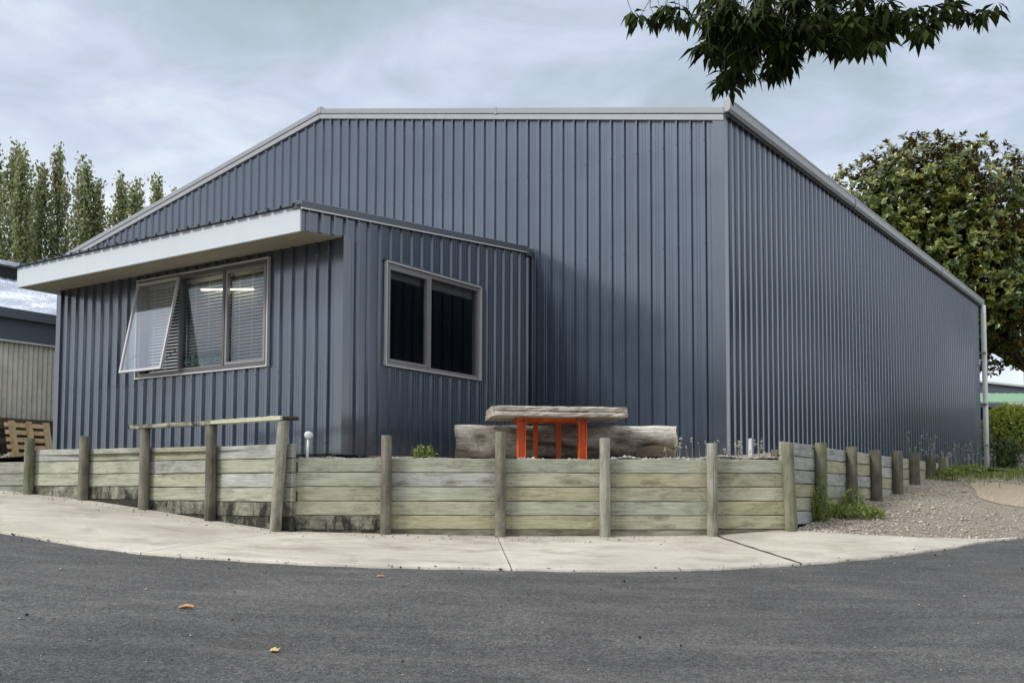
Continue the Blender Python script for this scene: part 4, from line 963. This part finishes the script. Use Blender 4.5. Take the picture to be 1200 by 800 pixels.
# small protruding shoots
# ---- hedge, shrub, block wall and green roofed house at the far right
def hedge(name, x0,x1,y0,y1,z0,z1, n, mat, Lf, Wf, label, cat, rnd_=.12):
    u = nr.uniform(0,1,(n,3)); f = nr.randint(0,5,n)
    u[f==0,1] = 0; u[f==1,0] = 0; u[f==2,2] = 1; u[f==3,2] = 1; u[f==4,1] = nr.uniform(0,.4,(f==4).sum())
    P = np.c_[x0+(x1-x0)*u[:,0], y0+(y1-y0)*u[:,1], z0+(z1-z0)*u[:,2]]+nr.normal(0,rnd_*.35,(n,3))
    # round the shoulders
    cx,cy,cz = (x0+x1)/2,(y0+y1)/2,(z0+z1)/2; q_ = np.c_[(P[:,0]-cx)/(x1-x0)*2,(P[:,1]-cy)/(y1-y0)*2,(P[:,2]-cz)/(z1-z0)*2]
    e = np.clip(np.linalg.norm(q_,axis=1)-1.15,0,1)[:,None]; P -= q_*e*np.array([(x1-x0),(y1-y0),(z1-z0)])*.16
    P += .06*np.sin(P[:,[1,2,0]]*5)
    base = np.array([cx,cy,z0]); t_ = empty(name, base, label, cat)
    V, F = leaf_batch(P, nr.normal(0,1,(n,3))+np.array([0,-.4,.5]), unit(n), Lf*nr.uniform(.7,1.3,n), Wf*nr.uniform(.8,1.2,n))
    np_mesh('foliage', V-base, F, mat, t_, tint=np.repeat(np.clip(nr.normal(.55,.22,n)+.25*(P[:,2]-cz)/(z1-z0),0,1),5))
    mb = MB(); 
    for k in range(5): xx = x0+(x1-x0)*(.15+.17*k); mb = MB(); mb.tube([(xx,cy,z0-.2),(xx+.05,cy,cz+.1)], [.03,.015], 5); mb.build('stem', M_bark, t_)
    return t_
hedge('clipped_hedge', 12.38,17.5,26.6,28.2,1.16,2.42, 9000, L_hedge, .085,.03, 'clipped bright yellow-green hedge on the block wall at the right edge', 'hedge')
hedge('leafy_shrub', 11.95,12.6,26.0,26.7,.80,1.45, 1500, L_dark, .16,.018, 'dark loose shrub between the white downpipe and the block wall', 'shrub', .3)
bw = empty('block_wall', (14.4,26.6,.75), 'low grey block wall under the clipped hedge', 'wall')
for r_ in range(2):
    for k in range(9):
        mb = MB(); x = 12.42+k*.44+(.2 if r_ else 0); mb.box(x,x+.425,26.42,26.62,.80+r_*.2,.988+r_*.2); bevel(mb.build('block', M_block, bw), .01)
gh = empty('green_roofed_house', (19,38,.75), 'low house with a green roof and dark porch beyond the hedge', 'house')
mb = MB(); mb.hexa([(15.6,36,3.35),(28,36,3.35),(28,40,4.05),(15.6,40,4.05),(15.6,36,3.42),(28,36,3.42),(28,40,4.12),(15.6,40,4.12)]); gr_ = mb.build('roof', M_green, gh)
mb = MB()
for k in range(40): x = 15.75+k*.3; mb.hexa([(x,35.99,3.421),(x+.04,35.99,3.421),(x+.04,40,4.121),(x,40,4.121),(x,35.99,3.435),(x+.04,35.99,3.435),(x+.04,40,4.135),(x,40,4.135)])
mb.build('roof_rib', M_green, gr_, kind='stuff')
mb = MB(); mb.box(16.95,28,35.85,35.98,3.20,3.37); mb.build('gutter', M_ltgrey, gh)
mb = MB(); mb.box(15.6,16.95,35.85,35.98,3.22,3.36); mb.build('gutter', M_roof, gh)
mb = MB(); mb.box(15.9,28,39.7,39.9,.7,4.0); mb.build('wall', M_inner, gh)
for x in (17.9,21.5): 
    mb = MB(); mb.box(x,x+.12,36.0,36.12,.7,3.35); mb.build('porch_post', M_roof, gh)
mb = MB(); mb.box(16.4,18.2,39.62,39.69,1.6,2.8); mb.build('window', M_alud, gh)
gh2 = empty('dark_roofed_shed', (19,46,.75), 'dark sloping roof rising behind the green roofed house', 'shed')
mb = MB(); mb.hexa([(17.0,44,4.55),(30,44,3.2),(30,50,3.2),(17.0,50,4.55),(17.0,44,5.25),(30,44,3.9),(30,50,3.9),(17.0,50,5.25)]); mb.build('roof', M_roof, gh2)
mb = MB(); mb.hexa([(17.3,44.3,.7),(29.8,44.3,.7),(29.8,49.7,.7),(17.3,49.7,.7),(17.3,44.3,4.5),(29.8,44.3,3.2),(29.8,49.7,3.2),(17.3,49.7,4.5)]); mb.build('wall', M_block, gh2)
mb = MB(); mb.hexa([(16.9,43.9,5.26),(30,43.9,3.91),(30,44.3,3.91),(16.9,44.3,5.26),(16.9,43.9,5.34),(30,43.9,3.99),(30,44.3,3.99),(16.9,44.3,5.34)]); mb.build('roof_edge', M_ltgrey, gh2)

# ---- grass and weeds
def blades(name, P, Lr, W, mat, label, cat, lean=.5, kind='stuff', parent=None):
    n = len(P); L = nr.uniform(*Lr,n)[:,None]; a = nr.uniform(0,6.28,n); H = np.c_[np.cos(a),np.sin(a),np.zeros(n)]; ln = nr.uniform(.1,1,n)[:,None]*lean
    S = np.c_[-np.sin(a),np.cos(a),np.zeros(n)]*(W*nr.uniform(.6,1.3,n))[:,None]; Z = np.array([0,0,1.])
    q0 = P; q1 = P+Z*L*.55+H*L*ln*.3; q2 = P+Z*L*(1-.35*ln)+H*L*ln
    V = np.stack([q0-S,q0+S,q1+S*.8,q1-S*.8,q2],1); F = np.array([(0,1,2),(0,2,3),(3,2,4)]); F = (F[None]+(np.arange(n)*5)[:,None,None]).reshape(-1,3)
    o = np_mesh(name, V.reshape(-1,3), F, mat, parent, tint=np.repeat(np.clip(nr.normal(.45,.25,n),0,1),5))
    if not parent: tag(o, label, cat, None, kind)
    return o
def scatter_line(pts, n, wd):
    P = resample(pts,200); k = nr.randint(0,199,n); f = nr.uniform(0,1,(n,1)); return P[k]*(1-f)+P[k+1]*f+nr.normal(0,wd,(n,2))
XY = scatter_line([(6.6,16.5),(7.2,17.6),(8.5,19.8),(10.2,22.6),(11.8,25.0)], 8000, .36); XY2 = scatter_line([(11.6,24.6),(13,25.7),(15,26.0),(17,26.2)], 3500, .33); XY = np.r_[XY,XY2]
k = (np.sin(XY[:,0]*2.3)*np.sin(XY[:,1]*1.9+1)+nr.normal(0,.5,len(XY))) > -.35; XY = XY[k]
blades('verge_grass', np.c_[XY,np.maximum(gz(XY[:,0],XY[:,1])-.02, .0)], (.04,.20), .008, L_grass, 'rough green grass and weeds along the foot of the long shed wall', 'grass', .7)
# dry seed heads on thin stems in front of the long wall
def stems(name, XYZ, hr, mat, label, head=.02, cat='weeds'):
    V = []; F = []; T = []
    for (x,y,z) in XYZ:
        h = rnd.uniform(*hr); lx = rnd.uniform(-.12,.12)*h; ly = rnd.uniform(-.1,.1)*h; b = len(V); r = .0035
        for f in (0,.5,1): 
            for a in (0,2.1,4.2): V.append((x+lx*f*f+r*(1.3-f)*math.cos(a),y+ly*f*f+r*(1.3-f)*math.sin(a),z+h*f))
        for s in (0,1):
            for i in range(3): j = (i+1)%3; F.append((b+3*s+i,b+3*s+j,b+3*s+3+j,b+3*s+3+i))
        for _ in range(rnd.randint(2,6)):
            c = (x+lx+rnd.uniform(-.05,.05)*h, y+ly+rnd.uniform(-.04,.04), z+h*rnd.uniform(.72,1.03)); q_ = len(V); s = head*rnd.uniform(.5,1.2)
            V += [(c[0]-s,c[1],c[2]),(c[0],c[1]-s*.5,c[2]-s),(c[0]+s,c[1],c[2]+s*.2),(c[0],c[1]+s*.4,c[2]+s)]; F.append((q_,q_+1,q_+2,q_+3)); V += [(c[0],c[1]-s,c[2]),(c[0],c[1],c[2]-s),(c[0],c[1]+s,c[2]),(c[0],c[1],c[2]+s)]; F.append((q_+4,q_+5,q_+6,q_+7))
    return np_mesh(name, V, np.array(F), mat, tint=nr.uniform(0,1,len(V)), label=label, cat=cat, kind='stuff')
XY = scatter_line([(6.9,18.3),(8.6,20.9),(10.3,23.4),(11.5,25.1)], 70, .14)
stems('seed_heads', [(x,y,.60+.01*(y-18)) for x, y in XY], (.2,.75), L_straw, 'thin dry seed heads rising in front of the far end of the long shed wall', .013)
XY = scatter_line([(1.75,11.45),(2.3,11.5),(2.78,11.6)], 26, .08)
stems('dry_stems', [(x,y,.43) for x, y in XY], (.10,.27), L_straw, 'short dry weed stems on top of the timber wall beside the shed corner', .010)
# leafy weed clumps
def weed(x, y, z, r, h, n, label, tall=0):
    t_ = empty('weed_clump', (x,y,z), label, 'weed'); a = nr.uniform(0,6.28,n); rr2 = r*np.sqrt(nr.uniform(0,1,n)); P = np.c_[np.cos(a)*rr2,np.sin(a)*rr2*.7,h*nr.uniform(0,1,n)**1.4*(1-.6*(rr2/r)**2)]
    V, F = leaf_batch(P, nr.normal(0,1,(n,3))+np.array([0,-.2,.4]), unit(n), nr.uniform(.03,.07,n), nr.uniform(.008,.018,n))
    np_mesh('leaves', V, F, L_grass, t_, tint=np.repeat(np.clip(nr.normal(.3,.22,n),0,1),5))
    m = n//5; a = nr.uniform(0,6.28,m); blades('blade', np.c_[np.cos(a)*r*.8,np.sin(a)*r*.5,np.zeros(m)], (h*.6,h*1.3+tall), .004, L_grass, None, None, .8, parent=t_)
weed(3.50,11.93,-.21,.10,.50,170,'tall weed climbing the first post past the wall corner',.1)
weed(3.95,12.35,-.17,.40,.14,1100,'low spreading green weed clump on the gravel below the third post of the right wing')
weed(4.12,12.72,-.12,.14,.30,200,'upright weed tuft leaning on the third post of the right wing')
weed(-.95,11.35,.44,.13,.14,190,'small leafy weed on the wall top under the dark two-light window')
weed(6.75,16.35,.40,.26,.13,420,'bushy grass tuft at the shallow far end of the right timber wing')
weed(7.5,17.4,.48,.34,.16,700,'leafy weed tuft just past the last post of the right timber wing')

# ---- branch overhanging from the right, its tree stands out of the frame
ct = empty('chestnut_tree', (8.6,5.6,gzz(8.6,5.6)), 'long-leaved tree whose dark leafy branch hangs into the top right of the photo', 'tree')
cb = np.array(ct.location)
mb = MB(); top = (8.3,6.0,2.6); mb.tube([(8.6,5.6,-.95),(8.55,5.65,.6),top], [.26,.22,.19], 12)
ends = [(1.0,7.4,3.85),(1.75,7.2,3.75),(2.3,7.6,3.85),(3.0,7.4,3.85),(3.6,7.0,3.9),(2.2,6.2,3.6),(4.6,7.8,4.2),(5.6,5.6,5.0),(6.0,8.2,4.6),(7.8,4.5,5.4),(9.5,7.5,5.2),(10.6,5.0,4.9),(4.4,5.8,4.6)]
brp = []
for e in ends:
    m1 = tuple(top[i]*.6+e[i]*.4+(.55 if i == 2 else 0) for i in range(3)); m2 = tuple(top[i]*.25+e[i]*.75+(.45 if i == 2 else 0) for i in range(3))
    mb.tube([top,m1,m2,e], [.10,.055,.026,.006], 7, False); brp.append((m1,m2,e))
o = mb.build('trunk', M_bark, ct, True)
# leaf clusters: (x, y, z, number, length)
CL = []
def px2(px,py,Y):   # a place on the hanging branch, from image position and depth Y, in metres
    return ((px-600)/1234.4*Y, Y, (585.6-py)/1234.4*Y*.992)
spots = [(752,2,9),(770,2,9),(782,-6,8),(797,2,9),(804,6,6),(838,12,8),(848,18,8),(826,38,7),(836,44,9),(846,52,9),(858,30,9),(852,8,10),(866,8,10),(880,12,10),(893,10,10),(868,26,10),(882,30,10),(896,32,10),(872,48,9),(884,54,9),(868,66,9),(857,76,9),(848,86,9),(862,88,8),(872,78,9),(886,72,8),(905,12,11),(920,12,11),(935,16,11),(908,34,11),(922,38,11),(936,40,10),(912,56,10),(922,66,9),(910,70,8),(932,56,9),(944,30,10),(950,12,10),(962,14,10),(966,34,8),(978,10,10),(990,18,10),(1004,12,10),(1018,18,10),(1030,14,9),(980,32,10),(996,38,9),(1008,42,9),(1020,36,10),(1034,34,9),(1044,28,8),(1038,8,9),(1050,10,8),(1060,2,8),(1052,4,7),(1072,10,8),(1086,12,8),(1096,18,8),(1090,24,8),(1104,8,8),(1112,-4,8),(1134,-4,9),(1146,-2,8),(1160,-4,8),(1176,-6,7),(1124,-8,8),(1078,-6,9),(940,-10,12),(900,-12,12),(980,-12,12),(1020,-14,12),(860,-10,12),(830,-14,9)]
for px, py, c in spots:
    Y = 7.0+rnd.uniform(-.45,.7); CL.append((*px2(px,py,Y),c,.115))
    Y = 7.0+rnd.uniform(-.3,.8); CL.append((*px2(px+rnd.uniform(-9,9),py+rnd.uniform(-12,1),Y),c-1,.11))
    if py < 75 and 835 < px < 1060:
        for _q in range(2): Y = 7.0+rnd.uniform(-.3,1.0); CL.append((*px2(px+rnd.uniform(-12,12),py+rnd.uniform(-22,-2),Y),c,.115))
    if py < 60 and 835 < px < 1060: Y = 7.0+rnd.uniform(-.3,1.2); CL.append((*px2(px+rnd.uniform(-8,8),py-8+rnd.uniform(-8,4),Y),c,.115))
for _ in range(620):                                   # the rest of the crown, above and right of the frame
    f = rnd.random(); e = rnd.choice(brp); a, b_, c_ = [Vector(q) for q in e]; p = (a.lerp(b_,f*2) if f < .5 else b_.lerp(c_,f*2-1))+Vector((rnd.gauss(0,.55),rnd.gauss(0,.5),abs(rnd.gauss(0,.5))+.25))
    lim = 3.42*p.y/7.0+.14 if p.x/max(p.y,.1) < .50 else -9
    if p.z < lim: p.z = lim+rnd.uniform(0,.5)
    CL.append((p.x,p.y,p.z,9,.12))
P = []; D = []; N = []; LL = []; TT = []
for x,y,z,c,L in CL:
    ax = np.array([rnd.uniform(-.8,.8),rnd.uniform(-.6,.6),-.35]); tb_ = rnd.uniform(.1,.8)
    for k in range(c):
        a = 2*math.pi*k/c+rnd.uniform(-.3,.3); out = np.array([math.cos(a),math.sin(a),0])
        d = out*rnd.uniform(.45,1.25)+np.array([0,0,-rnd.uniform(.05,1.25)])+ax*.3
        P.append((x+out[0]*.012,y+out[1]*.012,z+.02+rnd.uniform(-.012,.012))); D.append(d); N.append(out+np.array([0,0,.6])); LL.append(L*rnd.uniform(.75,1.25)); TT.append(min(1,max(0,tb_+rnd.gauss(0,.15))))
P = np.array(P); D = np.array(D); N = np.array(N); LL = np.array(LL)
V, F = leaf_batch(P, D, N, LL*1.22, LL*.19, fold=.12); np_mesh('crown', V-cb, F, L_chest, ct, tint=np.repeat(TT,5))
mb = MB()
for x,y,z,c,L in CL[:130]:
    t0 = Vector((x,y,z)); up = t0+Vector((rnd.uniform(-.03,.07),rnd.uniform(-.08,.08),rnd.uniform(.06,.14))); mb.tube([t0,up,up+Vector((rnd.uniform(-.03,.08),0,.10))], [.002,.0028,.0035], 5, False)
for a, b_ in (((1.22,7.1,3.32),(1.75,7.1,3.62)),((1.46,7.0,2.92),(1.9,7.1,3.3)),((1.9,7.1,3.3),(2.3,7.1,3.7)),((2.1,7.1,3.1),(2.2,7.2,3.7))): 
    mb.tube([a,((a[0]+b_[0])/2,a[1],(a[2]+b_[2])/2-.02),b_],[.004,.006,.009],5,False)
mb.build('twigs', M_bark, ct, kind='stuff')

# ================================================================ old packing shed at left
SH0 = np.array([-8.5,21.2]); SH = frame(SH0, uR, -uL)      # its long wall runs away to the right
ps = empty('packing_shed', (*SH0,.45), 'old shed with silver roof and pale corrugated fibre cement wall at the left edge', 'shed')
def corr(s0, s1, pitch, amp, z0, z1):
    mb = MB(); n = int((s1-s0)/pitch*8); pts = [(s0+(s1-s0)*k/n, amp*math.cos(2*math.pi*(s0+(s1-s0)*k/n)/pitch)) for k in range(n+1)]
    for a, b in zip(pts[:-1],pts[1:]): mb.quad(SH(a[0],a[1],z0),SH(b[0],b[1],z0),SH(b[0],b[1],z1),SH(a[0],a[1],z1))
    return mb
for k in range(9):
    corr(-5.4+k*1.0,-4.4+k*1.0,.10,.018,1.50,2.98).build('wall_sheet', M_fibro, ps, True)
mb = MB(); mb.wbox(SH,-5.5,3.7,.03,.06,2.96,3.38); mb.build('fascia_band', M_roof, ps)
mb = MB(); mb.wbox(SH,-5.5,3.7,.061,.075,2.94,2.975); mb.build('trim_strip', M_ltgrey, ps)
mb = MB(); mb.wbox(SH,-5.6,3.8,.04,.17,3.38,3.56); mb.build('gutter', M_roof, ps)
mb = MB(); mb.wbox(SH,-5.5,3.7,-.2,-.03,.2,3.4); mb.build('inner_wall', M_oldtim, ps)
for k in range(10):
    a, b = -5.6+k*.94, -5.6+(k+1)*.94-.006
    mb = MB(); mb.hexa([SH(a,.08,3.52),SH(b,.08,3.52),SH(b,-4.2,5.02),SH(a,-4.2,5.02),SH(a,.08,3.55),SH(b,.08,3.55),SH(b,-4.2,5.05),SH(a,-4.2,5.05)]); 
    for j in range(5): s_ = a+.05+j*.19; mb.hexa([SH(s_,.08,3.551),SH(s_+.03,.08,3.551),SH(s_+.03,-4.2,5.051),SH(s_,-4.2,5.051),SH(s_,.08,3.578),SH(s_+.03,.08,3.578),SH(s_+.03,-4.2,5.078),SH(s_,-4.2,5.078)])
    mb.build('roof_sheet', M_shroof, ps)
mb = MB(); mb.wbox(SH,-5.6,3.8,-4.5,-4.1,5.02,5.30); mb.build('upper_gutter', M_black, ps)
mb = MB(); mb.hexa([SH(-5.6,-4.0,5.32),SH(3.8,-4.0,5.32),SH(3.8,-8.,6.0),SH(-5.6,-8.,6.0),SH(-5.6,-4.0,5.42),SH(3.8,-4.0,5.42),SH(3.8,-8,6.1),SH(-5.6,-8,6.1)]); mb.build('upper_roof', M_shroof, ps)
# timber rack against it
rk = empty('timber_rack', tuple(SH(-1.2,.5,.45)), 'old brown timber rack against the pale corrugated wall at the left edge', 'rack')
mb = MB(); mb.wbox(SH,-3.2,.45,.28,.34,1.28,1.42); mb.build('beam', M_oldtim, rk, org=SH(-1.4,.3,1.3))
mb = MB(); mb.wbox(SH,-3.2,.45,.06,.12,1.36,1.50); mb.build('beam', M_oldtim, rk, org=SH(-1.4,.1,1.3))
mb = MB(); mb.wbox(SH,-3.2,.42,.30,.33,1.02,1.11); mb.build('beam', M_oldtim, rk, org=SH(-1.4,.1,1.0))
for s_ in (-2.6,-1.3,.40):
    mb = MB(); mb.wbox(SH,s_-.05,s_+.05,.16,.27,.4,1.40); mb.build('upright', M_oldtim, rk, org=SH(s_,.2,.9))
mb = MB(); mb.wbox(SH,-.30,-.27,.06,.10,1.45,2.16); mb.build('iron_bar', M_black, rk)
# pallet leaning on the rack
pl = empty('pallet', tuple(SH(-.95,.9,.45)), 'fresh orange-brown pallet leaning against the timber rack at the left edge', 'pallet')
def PF(s,o,z): return SH(-2.08+s, .80-.28*z+o, .46+z*.96)
for s_ in (.04,.38,.72):
    mb = MB(); mb.wbox(PF,s_,s_+.075,.0,.09,0,1.0); mb.build('stringer', M_pallet, pl, org=PF(s_,0,.5))
for k in range(7):
    mb = MB(); z = .03+k*.142; mb.wbox(PF,-.03,.86,-.022,-.001,z,z+.085); mb.build('slat', M_pallet, pl, org=PF(.4,0,z))
mb = MB(); mb.wbox(PF,.045,.11,.091,.112,0,1.0); mb.build('slat', M_pallet, pl, org=PF(.1,0,.5)); mb = MB(); mb.wbox(PF,.73,.79,.091,.112,0,1.0); mb.build('slat', M_pallet, pl, org=PF(.1,0,.5))
pl2 = empty('pallet', tuple(SH(-2.2,.7,.45)), 'dark weathered pallet standing left of the fresh orange one', 'pallet')
def PF2(s,o,z): return SH(-3.5+s, .6-.15*z+o, .46+z)
for s_ in (.0,.5,1.0): mb = MB(); mb.wbox(PF2,s_,s_+.09,.0,.09,0,.95); mb.build('stringer', M_oldtim, pl2, org=PF2(s_,0,.5))
for k in range(6): mb = MB(); z = .03+k*.16; mb.wbox(PF2,-.03,1.12,-.022,-.001,z,z+.09); mb.build('slat', M_oldtim, pl2, org=PF2(.4,0,z))
P_ = np.array([[-7.65,15.9]]*160)+nr.normal(0,.16,(160,2))
stones('rubble_heap', np.c_[P_, .50+.13*np.exp(-((P_-np.array([-7.65,15.9]))**2).sum(1)/.04)+nr.uniform(-.03,.03,160)], nr.uniform(.02,.05,160), M_stoneg, label='small grey rubble heap left of the orange pallet', cat='rubble')

# ================================================================ unseen hedge added behind the viewer to darken reflections in cladding and glass
sh = empty('unseen_hedge', (0,-13,-1.5), 'tall dark hedge added unseen behind the viewer to darken reflections', 'hedge')
n = 16000; X = nr.uniform(-30,30,n); Zf = nr.uniform(0,1,n); topz = 4.6+.5*np.sin(X*.7)+.35*np.sin(X*2.3+1); Y = -13+.5*np.sin(X*1.3+Zf*4)+nr.normal(0,.25,n)
m_ = 7000; X2 = -30+.5*np.sin(np.arange(m_)*.37)+nr.normal(0,.25,m_); Y2 = nr.uniform(-13,-4,m_); Z2 = nr.uniform(0,1,m_)*(8.2+.5*np.sin(Y2*.9))
HP = np.r_[np.c_[X,Y+13,Zf*(topz+1.5)],np.c_[X2,Y2+13,Z2]]; n = len(HP)
V, F = leaf_batch(HP, nr.normal(0,1,(n,3))+np.array([0,.4,.4]), unit(n), nr.uniform(.4,.7,n), nr.uniform(.18,.3,n))
np_mesh('foliage', V, F, L_dark, sh, tint=np.repeat(nr.uniform(0,1,n),5))
mb = MB(); 
mb.quad((-30.6,-13.6,-1.6),(-30.6,-4,-1.6),(-30.6,-4,5.6),(-30.6,-13.6,5.6)); xs = np.linspace(-30.6,30,57)
for a, b in zip(xs[:-1],xs[1:]): mb.quad((a,-13.6,-1.6),(b,-13.6,-1.6),(b,-13.6,4.1+.5*math.sin(b*.7)),(a,-13.6,4.1+.5*math.sin(a*.7)))
mb.build('inner_foliage', L_dark, sh)
